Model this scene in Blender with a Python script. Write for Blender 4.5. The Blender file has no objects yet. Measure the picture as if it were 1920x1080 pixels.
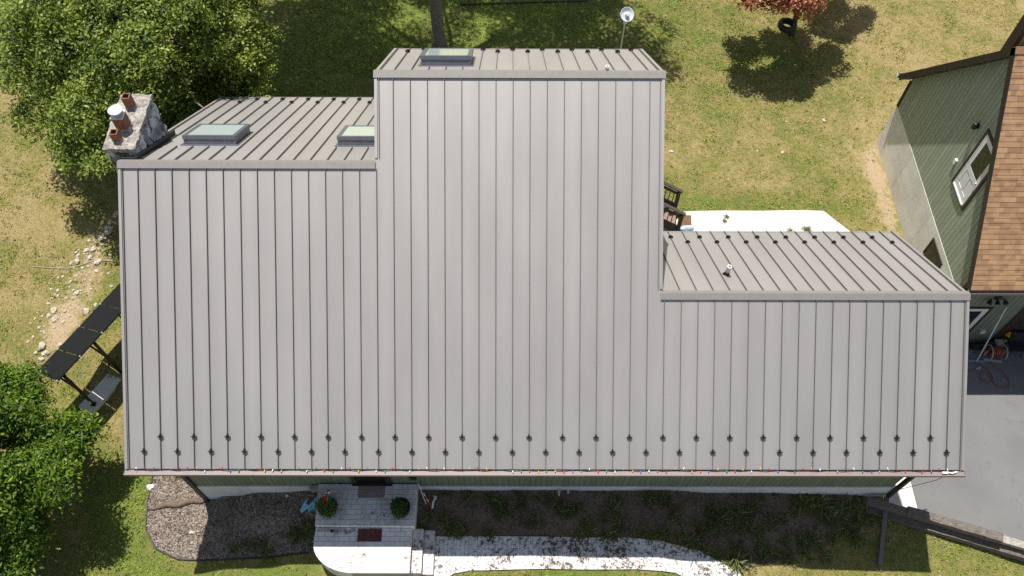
import bpy, bmesh, math, random
import numpy as np
from mathutils import Vector, Matrix, noise as mnoise
SC = bpy.context.scene
rng = np.random.default_rng(7); random.seed(7)
# ------------------------------------------------------------------ camera
F_PX, TH, RO, YA = 1580.76, math.radians(31.413), math.radians(0.293), math.radians(-0.216)
CAM = Vector((-0.8453, -6.9015, 23.4812))
_d = Vector((0, math.sin(TH), -math.cos(TH))); _u = Vector((0, math.cos(TH), math.sin(TH))); _r = Vector((1, 0, 0))
_R = Matrix.Rotation(YA, 3, 'Z'); _d, _u, _r = _R @ _d, _R @ _u, _R @ _r
_r, _u = math.cos(RO) * _r + math.sin(RO) * _u, -math.sin(RO) * _r + math.cos(RO) * _u
cd = bpy.data.cameras.new('camera'); cam = bpy.data.objects.new('camera', cd); SC.collection.objects.link(cam)
m = Matrix((_r, _u, -_d)).transposed().to_4x4(); m.translation = CAM; cam.matrix_world = m
cd.sensor_width = 36; cd.lens = F_PX / 1920 * 36; cd.clip_start = .1; cd.clip_end = 3000
SC.camera = cam
# ------------------------------------------------------------------ sky, sun, exposure
SUN = Vector((-.143, .32, 1)).normalized()
w = bpy.data.worlds.new('World'); SC.world = w; w.use_nodes = True
nt = w.node_tree; bg = nt.nodes['Background']; sk = nt.nodes.new('ShaderNodeTexSky')
sk.sky_type = 'NISHITA'; sk.sun_disc = False; sk.sun_elevation = math.asin(SUN.z)
sk.sun_rotation = math.atan2(SUN.x, SUN.y); sk.air_density = 1.0; sk.dust_density = .6
hs_ = nt.nodes.new('ShaderNodeHueSaturation'); hs_.inputs['Saturation'].default_value = .65   # sky desaturated to make the shade less blue
nt.links.new(sk.outputs[0], hs_.inputs['Color']); nt.links.new(hs_.outputs[0], bg.inputs[0]); bg.inputs[1].default_value = .088
sd = bpy.data.lights.new('sun', 'SUN'); so = bpy.data.objects.new('sun', sd); SC.collection.objects.link(so)
sd.energy = 4.8; sd.angle = math.radians(.53); sd.color = (1, .955, .88)
so.rotation_euler = SUN.to_track_quat('Z', 'Y').to_euler(); so.location = (0, 0, 60)
SC.view_settings.view_transform = 'Standard'; SC.view_settings.look = 'None'
SC.view_settings.exposure = 0.3; SC.view_settings.gamma = 1
SC.cycles.max_bounces = 6; SC.cycles.diffuse_bounces = 3; SC.cycles.glossy_bounces = 3
SC.cycles.transmission_bounces = 4; SC.cycles.transparent_max_bounces = 6
SC.cycles.use_denoising = False
SC.cycles.sample_clamp_indirect = 4; SC.cycles.caustics_reflective = False; SC.cycles.caustics_refractive = False
COL = SC.collection
PI = math.pi

# ------------------------------------------------------------------ small helpers
def tag(o, label=None, cat=None, group=None, kind=None):
    if label: o['label'] = label
    if cat: o['category'] = cat
    if group: o['group'] = group
    if kind: o['kind'] = kind
    return o
def thing(name, label, cat, loc=(0, 0, 0), group=None):
    o = bpy.data.objects.new(name, None); COL.objects.link(o); o.location = loc; o.empty_display_size = .2
    return tag(o, label, cat, group)
class MB:
    """collects shapes and links them as one mesh object (vertices in world coordinates)"""
    def __init__(s): s.v = []; s.f = []; s.m = []; s.cm = 0
    def add(s, vs, fs):
        b = len(s.v); s.v += [tuple(p) for p in vs]; s.f += [tuple(b + i for i in f) for f in fs]; s.m += [s.cm] * len(fs); return s
    def fbox(s, fn, a, b):
        vs = [fn(x, y, z) for x in (a[0], b[0]) for y in (a[1], b[1]) for z in (a[2], b[2])]
        return s.add(vs, [(0, 1, 3, 2), (4, 6, 7, 5), (0, 4, 5, 1), (2, 3, 7, 6), (0, 2, 6, 4), (1, 5, 7, 3)])
    def box(s, a, b): return s.fbox(lambda x, y, z: (x, y, z), a, b)
    def bar(s, p, q, wx, wz, up=(0, 0, 1)):
        p, q = Vector(p), Vector(q); t = (q - p); L = t.length; t.normalize(); up = Vector(up)
        sx = t.cross(up)
        if sx.length < 1e-4: sx = t.cross(Vector((0, 1, 0)))
        sx.normalize(); uz = sx.cross(t)
        return s.fbox(lambda x, y, z: p + t * y + sx * x + uz * z, (-wx / 2, 0, -wz / 2), (wx / 2, L, wz / 2))
    def tube(s, pts, r, n=8, cap=True):
        pts = [Vector(p) for p in pts]; rs = r if hasattr(r, '__len__') else [r] * len(pts)
        vs = []; fs = []; px = None
        for i, p in enumerate(pts):
            t = (pts[min(i + 1, len(pts) - 1)] - pts[max(i - 1, 0)]).normalized()
            if px is None:
                px = t.cross(Vector((0, 0, 1)))
                if px.length < 1e-3: px = Vector((1, 0, 0))
            px = (px - t * px.dot(t)).normalized(); py = t.cross(px)
            vs += [p + (px * math.cos(2 * PI * k / n) + py * math.sin(2 * PI * k / n)) * rs[i] for k in range(n)]
        for i in range(len(pts) - 1):
            for k in range(n):
                k2 = (k + 1) % n; fs.append((i * n + k, i * n + k2, (i + 1) * n + k2, (i + 1) * n + k))
        if cap: fs += [tuple(range(n))[::-1], tuple(range((len(pts) - 1) * n, len(pts) * n))]
        return s.add(vs, fs)
    def prism(s, poly, fn, h0, h1):
        n = len(poly); vs = [fn(a, b, h0) for a, b in poly] + [fn(a, b, h1) for a, b in poly]
        return s.add(vs, [tuple(range(n))[::-1], tuple(range(n, 2 * n))] + [(i, (i + 1) % n, n + (i + 1) % n, n + i) for i in range(n)])
    def lathe(s, c, prof, n=20, axis=None):
        c = Vector(c); A = Matrix.Identity(3)
        if axis is not None: A = Vector(axis).to_track_quat('Z', 'Y').to_matrix()
        vs = []; fs = []
        for r, z in prof: vs += [c + A @ Vector((r * math.cos(2 * PI * k / n), r * math.sin(2 * PI * k / n), z)) for k in range(n)]
        for i in range(len(prof) - 1):
            for k in range(n):
                k2 = (k + 1) % n; fs.append((i * n + k, i * n + k2, (i + 1) * n + k2, (i + 1) * n + k))
        return s.add(vs, fs)
    def ball(s, c, r, n=8, jit=0, seed=0):
        c = Vector(c); rx, ry, rz = r if hasattr(r, '__len__') else (r, r, r); vs = []; fs = []
        for i in range(n + 1):
            for k in range(2 * n):
                a = PI * i / n; b = PI * k / n; d = Vector((math.sin(a) * math.cos(b), math.sin(a) * math.sin(b), math.cos(a)))
                q = 1 + jit * mnoise.noise(d * 1.6 + Vector((seed * 3.1, seed * 1.7, seed)))
                vs.append(c + Vector((d.x * rx, d.y * ry, d.z * rz)) * q)
        for i in range(n):
            for k in range(2 * n):
                k2 = (k + 1) % (2 * n); fs.append((i * 2 * n + k, (i + 1) * 2 * n + k, (i + 1) * 2 * n + k2, i * 2 * n + k2))
        return s.add(vs, fs)
    def build(s, name, mat, parent=None, smooth=False, bevel=0):
        me = bpy.data.meshes.new(name)
        org = parent_world(parent) if parent is not None else Vector((0, 0, 0))
        me.from_pydata([(p[0] - org.x, p[1] - org.y, p[2] - org.z) for p in s.v], [], s.f)
        mats = mat if isinstance(mat, (list, tuple)) else [mat]
        for x in mats: me.materials.append(x)
        if len(mats) > 1: me.polygons.foreach_set('material_index', s.m)
        bm = bmesh.new(); bm.from_mesh(me); bmesh.ops.remove_doubles(bm, verts=bm.verts, dist=1e-6)
        bmesh.ops.recalc_face_normals(bm, faces=bm.faces); bm.to_mesh(me); bm.free()
        if smooth: me.polygons.foreach_set('use_smooth', [True] * len(me.polygons))
        o = bpy.data.objects.new(name, me); COL.objects.link(o)
        if parent is not None: o.parent = parent
        if bevel:
            b = o.modifiers.new('bevel', 'BEVEL'); b.width = bevel; b.segments = 2; b.limit_method = 'ANGLE'
        return o
    def alone(s, name, mat, label, cat, group=None, **k):
        """a thing that is one mesh: origin moved to its base"""
        a = np.array(s.v); c = Vector((a[:, 0].mean(), a[:, 1].mean(), a[:, 2].min()))
        s.v = [(p[0] - c.x, p[1] - c.y, p[2] - c.z) for p in s.v]
        o = s.build(name, mat, None, **k); o.location = c
        return tag(o, label, cat, group)
def parent_world(p):
    v = Vector((0, 0, 0))
    while p is not None: v = v + p.location; p = p.parent
    return v
def fast_mesh(name, verts, quads, mat, tone=None, parent=None, extra=None):
    """numpy mesh; faces all with the same vertex count"""
    me = bpy.data.meshes.new(name); nv = len(verts); nf, k = quads.shape
    org = parent_world(parent)
    me.vertices.add(nv); me.vertices.foreach_set('co', (verts - np.array(org)).astype(np.float32).ravel())
    me.loops.add(nf * k); me.loops.foreach_set('vertex_index', quads.astype(np.int32).ravel())
    me.polygons.add(nf); me.polygons.foreach_set('loop_start', np.arange(0, nf * k, k, dtype=np.int32))
    me.update(calc_edges=True)
    for nm, arr in ([('tone', tone)] if tone is not None else []) + list((extra or {}).items()):
        a = me.attributes.new(nm, 'FLOAT', 'POINT'); a.data.foreach_set('value', np.asarray(arr, np.float32))
    me.materials.append(mat)
    o = bpy.data.objects.new(name, me); COL.objects.link(o)
    if parent is not None: o.parent = parent
    return o

# ------------------------------------------------------------------ materials
class NB:
    def __init__(s, name):
        s.mat = bpy.data.materials.new(name); s.mat.use_nodes = True; s.nt = s.mat.node_tree
        s.b = s.nt.nodes['Principled BSDF']; s.pos = s.nt.nodes.new('ShaderNodeNewGeometry').outputs['Position']
    def n(s, t, **k):
        x = s.nt.nodes.new(t)
        for a, b in k.items(): setattr(x, a, b)
        return x
    def l(s, a, b): s.nt.links.new(a, b)
    def put(s, sock, val):
        if hasattr(val, 'is_linked') or hasattr(val, 'links'): s.l(val, sock)
        elif hasattr(val, '__len__') and len(val) == 3 and sock.type == 'RGBA': sock.default_value = (*val, 1)
        else: sock.default_value = val
    def noise(s, scale, detail=3, rough=.55, vec=None, dist=0):
        x = s.n('ShaderNodeTexNoise'); x.inputs['Scale'].default_value = scale; x.inputs['Detail'].default_value = detail
        x.inputs['Roughness'].default_value = rough; x.inputs['Distortion'].default_value = dist
        s.l(vec if vec is not None else s.pos, x.inputs['Vector']); return x.outputs['Fac']
    def math(s, op, a, b=0.0, c=None, clamp=False):
        x = s.n('ShaderNodeMath', operation=op, use_clamp=clamp); s.put(x.inputs[0], a); s.put(x.inputs[1], b)
        if c is not None: s.put(x.inputs[2], c)
        return x.outputs[0]
    def ramp(s, fac, stops, interp='LINEAR'):
        x = s.n('ShaderNodeValToRGB'); e = x.color_ramp.elements; x.color_ramp.interpolation = interp
        while len(e) < len(stops): e.new(.5)
        for i, (p, c) in enumerate(stops):
            e[i].position = p; e[i].color = (c, c, c, 1) if not hasattr(c, '__len__') else (*c, 1)
        s.l(fac, x.inputs[0]); return x.outputs[0]
    def mix(s, fac, a, b, mode='MIX'):
        x = s.n('ShaderNodeMix', data_type='RGBA', blend_type=mode, clamp_factor=True)
        s.put(x.inputs[0], fac); s.put(x.inputs[6], a); s.put(x.inputs[7], b); return x.outputs[2]
    def sep(s): 
        x = s.n('ShaderNodeSeparateXYZ'); s.l(s.pos, x.inputs[0]); return x.outputs
    def scaled(s, sc):
        x = s.n('ShaderNodeVectorMath', operation='MULTIPLY'); s.l(s.pos, x.inputs[0]); x.inputs[1].default_value = sc; return x.outputs[0]
    def attr(s, name):
        x = s.n('ShaderNodeAttribute', attribute_name=name); return x.outputs['Fac']
    def bump(s, h, strength=.3, dist=.02):
        x = s.n('ShaderNodeBump'); x.inputs['Strength'].default_value = strength; x.inputs['Distance'].default_value = dist
        s.l(h, x.inputs['Height']); s.l(x.outputs[0], s.b.inputs['Normal']); return x
    def out(s, col=None, rough=.7, metal=0, spec=.5):
        if col is not None: s.put(s.b.inputs['Base Color'], col)
        s.put(s.b.inputs['Roughness'], rough); s.b.inputs['Metallic'].default_value = metal
        s.b.inputs['Specular IOR Level'].default_value = spec
        return s.mat
def plain(name, c, rough=.6, metal=0, var=.12, scale=9, spec=.5, bump=0):
    x = NB(name); n1 = x.noise(scale, 4); f = x.ramp(n1, [(.25, 1 - var * 1.3), (.75, 1 + var)])
    col = x.mix(1, c, f, 'MULTIPLY')
    if bump: x.bump(x.noise(scale * 6, 3), bump, .01)
    return x.out(col, rough, metal, spec)

def m_roof():
    x = NB('painted_roof_metal')
    n = x.noise(.55, 2, vec=x.scaled((2.2, .5, .5))); sp = x.noise(55, 2); pan = x.noise(1.0, 1, vec=x.scaled((2.4726, .02, .02)))
    g = x.ramp(n, [(.3, .94), (.7, 1.05)]); g2 = x.ramp(sp, [(.35, .975), (.65, 1.025)]); g3 = x.ramp(pan, [(.3, .965), (.7, 1.03)])
    col = x.mix(1, x.mix(1, x.mix(1, (.485, .463, .444), g, 'MULTIPLY'), g2, 'MULTIPLY'), g3, 'MULTIPLY')
    st = x.ramp(x.noise(1.1, 5, .7), [(.62, 0.0), (.8, .10)])
    col = x.mix(st, col, (.55, .52, .48))
    x.bump(x.noise(.9, 1, vec=x.scaled((3.2, .45, .45))), .12, .05)
    return x.out(col, .55, .62, .5)
def m_siding(axis, name, c, per=.2):
    x = NB(name); s = x.sep(); co = s[axis]
    fr = x.math('FRACT', x.math('DIVIDE', co, per)); gr = x.math('LESS_THAN', fr, .10)
    idx = x.math('FLOOR', x.math('DIVIDE', co, per)); wn = x.n('ShaderNodeTexWhiteNoise', noise_dimensions='1D'); x.l(idx, wn.inputs['W'])
    v = x.math('MULTIPLY_ADD', wn.outputs['Value'], .14, .93)
    streak = x.noise(1.0, 4, vec=x.scaled((9, 9, .9)))
    sv = x.ramp(streak, [(.3, .9), (.7, 1.08)])
    col = x.mix(1, x.mix(1, c, v, 'MULTIPLY'), sv, 'MULTIPLY')
    col = x.mix(gr, col, tuple(q * (.5 if per < .16 else .3) for q in c))
    return x.out(col, .7, 0, .35)
def m_concrete(name, c, stain=(.36, .30, .22), amt=.35, lines=None):
    x = NB(name); n = x.noise(1.4, 6, .62); n2 = x.noise(24, 3); n3 = x.noise(.6, 4, vec=x.scaled((1, 1, 2.2)))
    col = x.mix(1, c, x.ramp(n, [(.25, .82), (.75, 1.12)]), 'MULTIPLY'); col = x.mix(1, col, x.ramp(n2, [(.2, .9), (.8, 1.08)]), 'MULTIPLY')
    col = x.mix(x.math('MULTIPLY', x.ramp(n3, [(.48, 0.0), (.72, 1.0)]), amt), col, stain)
    h = x.math('MULTIPLY', n2, .4)
    if lines:
        s = x.sep(); fr = x.math('FRACT', x.math('DIVIDE', x.math('ADD', s[lines[0]], .4), lines[1])); g = x.math('LESS_THAN', fr, .008)
        col = x.mix(x.math('MULTIPLY', g, .5), col, (.12, .11, .1)); h = x.math('SUBTRACT', h, g)
    if not lines: x.bump(h, .12, .006)
    return x.out(col, .85, 0, .3)
def m_asphalt():
    x = NB('weathered_asphalt'); n = x.noise(.5, 5); n2 = x.noise(70, 2, .7); n3 = x.noise(3.5, 5, .7)
    col = x.ramp(n, [(.3, (.163, .163, .166)), (.7, (.2, .199, .2))]); col = x.mix(1, col, x.ramp(n2, [(.25, .72), (.75, 1.27)]), 'MULTIPLY')
    col = x.mix(x.math('MULTIPLY', x.ramp(n3, [(.58, 0.0), (.74, 1.0)]), .5), col, (.10, .10, .10))
    v = x.n('ShaderNodeTexVoronoi', feature='F1'); v.inputs['Scale'].default_value = 1.7; x.l(x.pos, v.inputs['Vector'])
    spot = x.ramp(v.outputs['Distance'], [(.05, 1.0), (.09, 0.0)])
    col = x.mix(x.math('MULTIPLY', spot, .45), col, (.09, .09, .092))
    x.bump(n2, .5, .008)
    return x.out(col, .85, 0, .3)
def m_paver(name, bw, rh, dirt, rot=False):
    """white-worn concrete pavers: pale grey paint, dark joints, rusty leaf litter and moss"""
    x = NB(name); v = x.pos
    if rot:
        mp = x.n('ShaderNodeMapping'); mp.inputs['Rotation'].default_value = (0, 0, PI / 2); x.l(v, mp.inputs[0]); v = mp.outputs[0]
    br = x.n('ShaderNodeTexBrick'); x.l(v, br.inputs['Vector']); br.offset = .5
    for k, q in (('Scale', 1), ('Brick Width', bw), ('Row Height', rh), ('Mortar Size', .005), ('Mortar Smooth', .1), ('Bias', 0)): br.inputs[k].default_value = q
    br.inputs['Color1'].default_value = (.84, .84, .84, 1); br.inputs['Color2'].default_value = (.74, .74, .745, 1); br.inputs['Mortar'].default_value = (.42, .39, .36, 1)
    n = x.noise(1.3, 6, .68); n2 = x.noise(11, 6, .72, dist=.6); n3 = x.noise(40, 3, .7)
    col = x.mix(1, br.outputs['Color'], x.ramp(n3, [(.25, .86), (.75, 1.08)]), 'MULTIPLY')
    rust = x.math('MULTIPLY', x.ramp(n, [(.47, 0.0), (.6, 1.0)]), x.ramp(n2, [(.35, 0.0), (.58, 1.0)]))
    col = x.mix(x.math('MULTIPLY', rust, .75 * min(1, dirt * 1.5 + .3)), col, (.27, .16, .10))
    lit = x.math('ADD', n2, x.math('MULTIPLY', x.math('SUBTRACT', n, .5), .5))
    dk = x.ramp(lit, [(.66 - dirt * .14, 0.0), (.72 - dirt * .14, 1.0)])
    col = x.mix(x.math('MULTIPLY', dk, .85), col, (.055, .04, .03))
    x.bump(x.math('SUBTRACT', x.math('MULTIPLY', n3, .3), br.outputs['Fac']), .5, .012)
    return x.out(col, .8, 0, .3)
def m_shingle():
    x = NB('tan_shingles'); 
    mp = x.n('ShaderNodeCombineXYZ'); s = x.sep(); x.l(s[0], mp.inputs[0])
    crs = x.math('MULTIPLY', s[2], 1.0); x.l(crs, mp.inputs[1])
    br = x.n('ShaderNodeTexBrick'); x.l(mp.outputs[0], br.inputs['Vector']); br.offset = .37; br.offset_frequency = 2; br.squash = .7; br.squash_frequency = 3
    for k, q in (('Scale', 1), ('Brick Width', .23), ('Row Height', .1104), ('Mortar Size', .0), ('Bias', -.1)): br.inputs[k].default_value = q
    br.inputs['Color1'].default_value = (.50, .305, .17, 1); br.inputs['Color2'].default_value = (.31, .178, .105, 1)
    n = x.noise(90, 2, .7); n2 = x.noise(2.2, 4)
    col = x.mix(1, br.outputs['Color'], x.ramp(n, [(.2, .7), (.8, 1.3)]), 'MULTIPLY'); col = x.mix(1, col, x.ramp(n2, [(.3, .9), (.7, 1.08)]), 'MULTIPLY')
    x.bump(n, .4, .006)
    return x.out(col, .9, 0, .2)
def m_stone():
    x = NB('chimney_fieldstone'); n = x.noise(13, 5, .7); n2 = x.noise(45, 2, .7)
    col = x.ramp(x.attr('tone'), [(.0, (.20, .215, .25)), (.4, (.34, .355, .395)), (.75, (.50, .51, .545)), (1, (.70, .70, .71))])
    col = x.mix(1, col, x.ramp(n, [(.25, .65), (.75, 1.28)]), 'MULTIPLY'); col = x.mix(x.ramp(x.attr('gap'), [(.10, 1.0), (.25, 0.0)]), col, (.085, .085, .09))
    x.bump(x.math('ADD', n, x.math('MULTIPLY', n2, .4)), .25, .01)
    return x.out(col, .85, 0, .3)
def m_crown():
    x = NB('weathered_crown'); n = x.noise(9, 6, .75); n2 = x.noise(28, 4, .8); n3 = x.noise(3, 3)
    col = x.ramp(x.math('ADD', x.math('MULTIPLY', n, .6), x.math('MULTIPLY', n2, .4)), [(.36, (.09, .085, .08)), (.46, (.27, .25, .225)), (.54, (.44, .41, .37)), (.66, (.62, .58, .53))])
    col = x.mix(1, col, x.ramp(n3, [(.3, .75), (.7, 1.15)]), 'MULTIPLY'); x.bump(n2, .9, .02)
    return x.out(col, .9, 0, .2)
def m_lawn(blade=False):
    x = NB('grass_blades' if blade else 'lawn_ground')
    n1 = x.noise(.32, 3); n2 = x.noise(1.5, 4, .6); n3 = x.noise(7, 4, .65); n4 = x.noise(38, 3, .7)
    lush = x.attr('lush'); soil = x.attr('soil')
    g = x.math('ADD', lush, x.math('MULTIPLY', x.math('SUBTRACT', n1, .5), .9))
    g = x.math('ADD', g, x.math('MULTIPLY', x.math('SUBTRACT', n2, .5), 1.0))
    g = x.math('ADD', g, x.math('MULTIPLY', x.math('SUBTRACT', n3, .5), 1.15))
    if blade: g = x.math('ADD', g, x.math('MULTIPLY', x.math('SUBTRACT', x.attr('tone'), .5), .5))
    k = 1.55 if blade else 1.1
    st = [(0, (.32, .255, .12)), (.22, (.255, .212, .078)), (.40, (.19, .188, .052)), (.58, (.13, .165, .036)), (.82, (.15, .20, .036)), (1, (.25, .295, .06))]
    col = x.ramp(g, [(p, tuple(q * k for q in c)) for p, c in st])
    col = x.mix(1, col, x.ramp(n4, [(.2, .62), (.8, 1.3)]), 'MULTIPLY')
    sc = x.ramp(x.noise(22, 4, .7), [(.25, (.30, .215, .125)), (.6, (.47, .36, .23)), (.8, (.60, .50, .36))])
    sm = x.ramp(x.math('ADD', soil, x.math('MULTIPLY', x.math('SUBTRACT', x.noise(3.2, 5, .7), .5), 1.1)), [(.42, 0.0), (.62, 1.0)])
    if not blade: col = x.mix(sm, col, sc)
    x.bump(x.math('ADD', n4, x.math('MULTIPLY', n3, 1.2)), .8, .03)
    x.out(col, .85, 0, .2)
    if blade:
        x.b.inputs['Roughness'].default_value = .6
    return x.mat
def m_leaf(name, stops, trans=.35):
    x = NB(name); t = x.attr('tone'); n = x.noise(1.1, 3)
    f = x.math('ADD', t, x.math('MULTIPLY', x.math('SUBTRACT', n, .5), .7)); col = x.ramp(f, stops)
    x.out(col, .5, 0, .35)
    tr = x.n('ShaderNodeBsdfTranslucent'); x.l(x.mix(1, col, (1.25, 1.3, .6), 'MULTIPLY'), tr.inputs[0])
    ms = x.n('ShaderNodeMixShader'); ms.inputs[0].default_value = trans
    o = x.nt.nodes['Material Output']; x.l(x.b.outputs[0], ms.inputs[1]); x.l(tr.outputs[0], ms.inputs[2]); x.l(ms.outputs[0], o.inputs[0])
    return x.mat
def m_mulch(name, a, b, c):
    x = NB(name); n = x.noise(26, 5, .75); n2 = x.noise(1.6, 4); n3 = x.noise(75, 2, .8)
    col = x.ramp(n, [(.25, a), (.5, b), (.78, c)]); col = x.mix(1, col, x.ramp(n2, [(.3, .78), (.7, 1.15)]), 'MULTIPLY')
    col = x.mix(1, col, x.ramp(n3, [(.2, .7), (.8, 1.3)]), 'MULTIPLY')
    x.bump(n, 1, .03); return x.out(col, .95, 0, .15)
def m_chips():
    x = NB('mulch_chip'); col = x.ramp(x.attr('tone'), [(0, (.065, .05, .04)), (.45, (.20, .162, .13)), (.8, (.38, .32, .27)), (1, (.6, .53, .46))])
    return x.out(col, .9, 0, .2)
def m_wood(name, a, b, sc=(2, 2, 2)):
    x = NB(name); n = x.noise(6, 6, .7, vec=x.scaled(sc), dist=.4); n2 = x.noise(50, 3, .7)
    col = x.ramp(n, [(.3, a), (.7, b)]); col = x.mix(1, col, x.ramp(n2, [(.25, .75), (.75, 1.25)]), 'MULTIPLY')
    x.bump(n, .6, .01); return x.out(col, .85, 0, .25)
def m_glass():
    x = NB('skylight_glass'); n = x.noise(30, 4, .7); 
    col = x.mix(x.ramp(n, [(.45, 0.0), (.75, .5)]), (.50, .60, .57), (.72, .78, .75))
    x.b.inputs['Coat Weight'].default_value = .8; x.b.inputs['Coat Roughness'].default_value = .03
    return x.out(col, .12, 0, .6)
M = dict(
    roof=m_roof(), cap_metal=plain('ridge_cap_metal', (.335, .312, .292), .55, .45, .06), seam=plain('roof_seam_shaded', (.20, .182, .17), .55, .4, .1), black=plain('black_metal', (.012, .012, .013), .5), dark=plain('dark_brown_trim', (.028, .021, .018), .55),  # seam: roof paint darkened, standing in for the seams' shaded side and shadow
    flash=plain('dark_flashing', (.035, .034, .036), .55), gutter=plain('gutter_metal', (.235, .188, .184), .55, 0, .08),
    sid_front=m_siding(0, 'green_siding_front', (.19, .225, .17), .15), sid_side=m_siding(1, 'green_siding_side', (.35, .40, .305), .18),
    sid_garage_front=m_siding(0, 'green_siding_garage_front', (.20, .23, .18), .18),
    conc=m_concrete('foundation_concrete', (.74, .75, .755)), conc_wall=m_concrete('poured_concrete_wall', (.76, .74, .69), (.50, .40, .26), .3, (1, 2.6)),
    conc_white=m_concrete('bright_concrete', (.66, .64, .60), (.62, .56, .47), .25), slab=m_concrete('grey_slab', (.74, .74, .72)),
    asphalt=m_asphalt(), porch=m_paver('porch_paver', .27, .137, .18), walk=m_paver('walk_paver', .23, .115, 1.0, True), step=m_paver('step_paver', .9, .6, .5),
    shingle=m_shingle(), stone=m_stone(), cap=m_crown(), clay=plain('clay_flue', (.24, .10, .06), .8, 0, .3, 14),
    steel=plain('galvanized_steel', (.62, .63, .65), .4, .3), white=plain('white_paint', (.78, .78, .78), .5, 0, .05), whitep=plain('white_plastic', (.78, .79, .8), .35, 0, .04),
    frame=plain('skylight_cladding', (.16, .17, .205), .35, .3, .1), glass=m_glass(), dglass=plain('dark_glass', (.02, .025, .022), .05, 0, .3, 3),
    lawn=m_lawn(), blade=m_lawn(True),
    bark=m_wood('bark', (.10, .088, .078), (.32, .285, .25), (5, 5, 1)), barkred=m_wood('maple_bark', (.05, .035, .028), (.13, .095, .075), (5, 5, 1)),
    leaf=m_leaf('maple_leaf', [(0, (.025, .05, .007)), (.3, (.078, .135, .017)), (.6, (.245, .325, .05)), (1, (.52, .56, .16))]),
    leaf2=m_leaf('bright_leaf', [(0, (.028, .065, .006)), (.4, (.075, .15, .012)), (.75, (.17, .27, .022)), (1, (.33, .42, .06))]),
    leafred=m_leaf('red_leaf', [(0, (.16, .045, .03)), (.35, (.40, .14, .085)), (.7, (.66, .31, .19)), (1, (.82, .50, .33))], .3),
    weed=m_leaf('weed_leaf', [(0, (.06, .062, .022)), (.4, (.10, .125, .03)), (.75, (.15, .19, .042)), (1, (.32, .29, .13))], .2),
    shrub=m_leaf('planter_leaf', [(0, (.025, .06, .018)), (.5, (.06, .14, .03)), (1, (.16, .26, .07))], .2),
    mulch=m_mulch('grey_mulch', (.15, .12, .098), (.32, .268, .225), (.54, .47, .405)), soil=m_mulch('dark_soil', (.105, .075, .055), (.22, .16, .12), (.38, .29, .225)),
    chip=m_chips(), timber=m_wood('weathered_timber', (.065, .055, .049), (.25, .215, .185), (1.2, 5, 5)), timber_pale=m_wood('bleached_timber', (.22, .20, .18), (.5, .46, .41), (1.2, 5, 5)),
    rock=plain('limestone', (.52, .46, .37), .9, 0, .25, 7, .3, .6), panel=plain('solar_cell', (.010, .010, .013), .55, 0, .1, 3, .15), deck=m_wood('deck_board', (.22, .14, .11), (.36, .26, .22), (1, 6, 6)),
    mat_brown=plain('brown_mat', (.17, .105, .055), .95, 0, .4, 25), mat_red=m_paver('maroon_mat', .10, .05, 0), mat_speck=plain('speckled_mat', (.34, .27, .25), .95, 0, .6, 40),
    blue=plain('light_blue_fabric', (.27, .66, .84), .7), red=plain('red_plastic', (.55, .035, .025), .4), yellow=plain('yellow_plastic', (.75, .42, .02), .45), green=plain('green_plastic', (.04, .30, .08), .4),
    orange=plain('orange_fabric', (.75, .17, .02), .7), bulbblue=plain('blue_plastic', (.06, .15, .45), .3), hose=plain('orange_hose', (.33, .10, .065), .5), pot=plain('brown_pot', (.045, .03, .026), .6),
    bluegrey=plain('blue_steel', (.28, .40, .62), .35, .2), plasticbag=plain('pale_blue_plastic', (.45, .56, .68), .3, 0, .25, 6), deck_dark=m_wood('weathered_rail', (.06, .048, .042), (.13, .108, .095), (1, 6, 6)), tire=plain('tyre_rubber', (.012, .012, .012), .6), chairfab=plain('black_fabric', (.012, .014, .02), .8),
    beige=plain('beige_plastic', (.45, .41, .34), .6), dish=plain('dish_paint', (.62, .67, .73), .4, 0, .05), garage_door=plain('dark_garage_door', (.035, .027, .024), .5),
)
mr = M['mat_red'].node_tree
for n_ in mr.nodes:
    if n_.type == 'TEX_BRICK':
        n_.inputs['Color1'].default_value = (.16, .05, .042, 1); n_.inputs['Color2'].default_value = (.13, .042, .036, 1); n_.inputs['Mortar'].default_value = (.08, .03, .028, 1)

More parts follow.
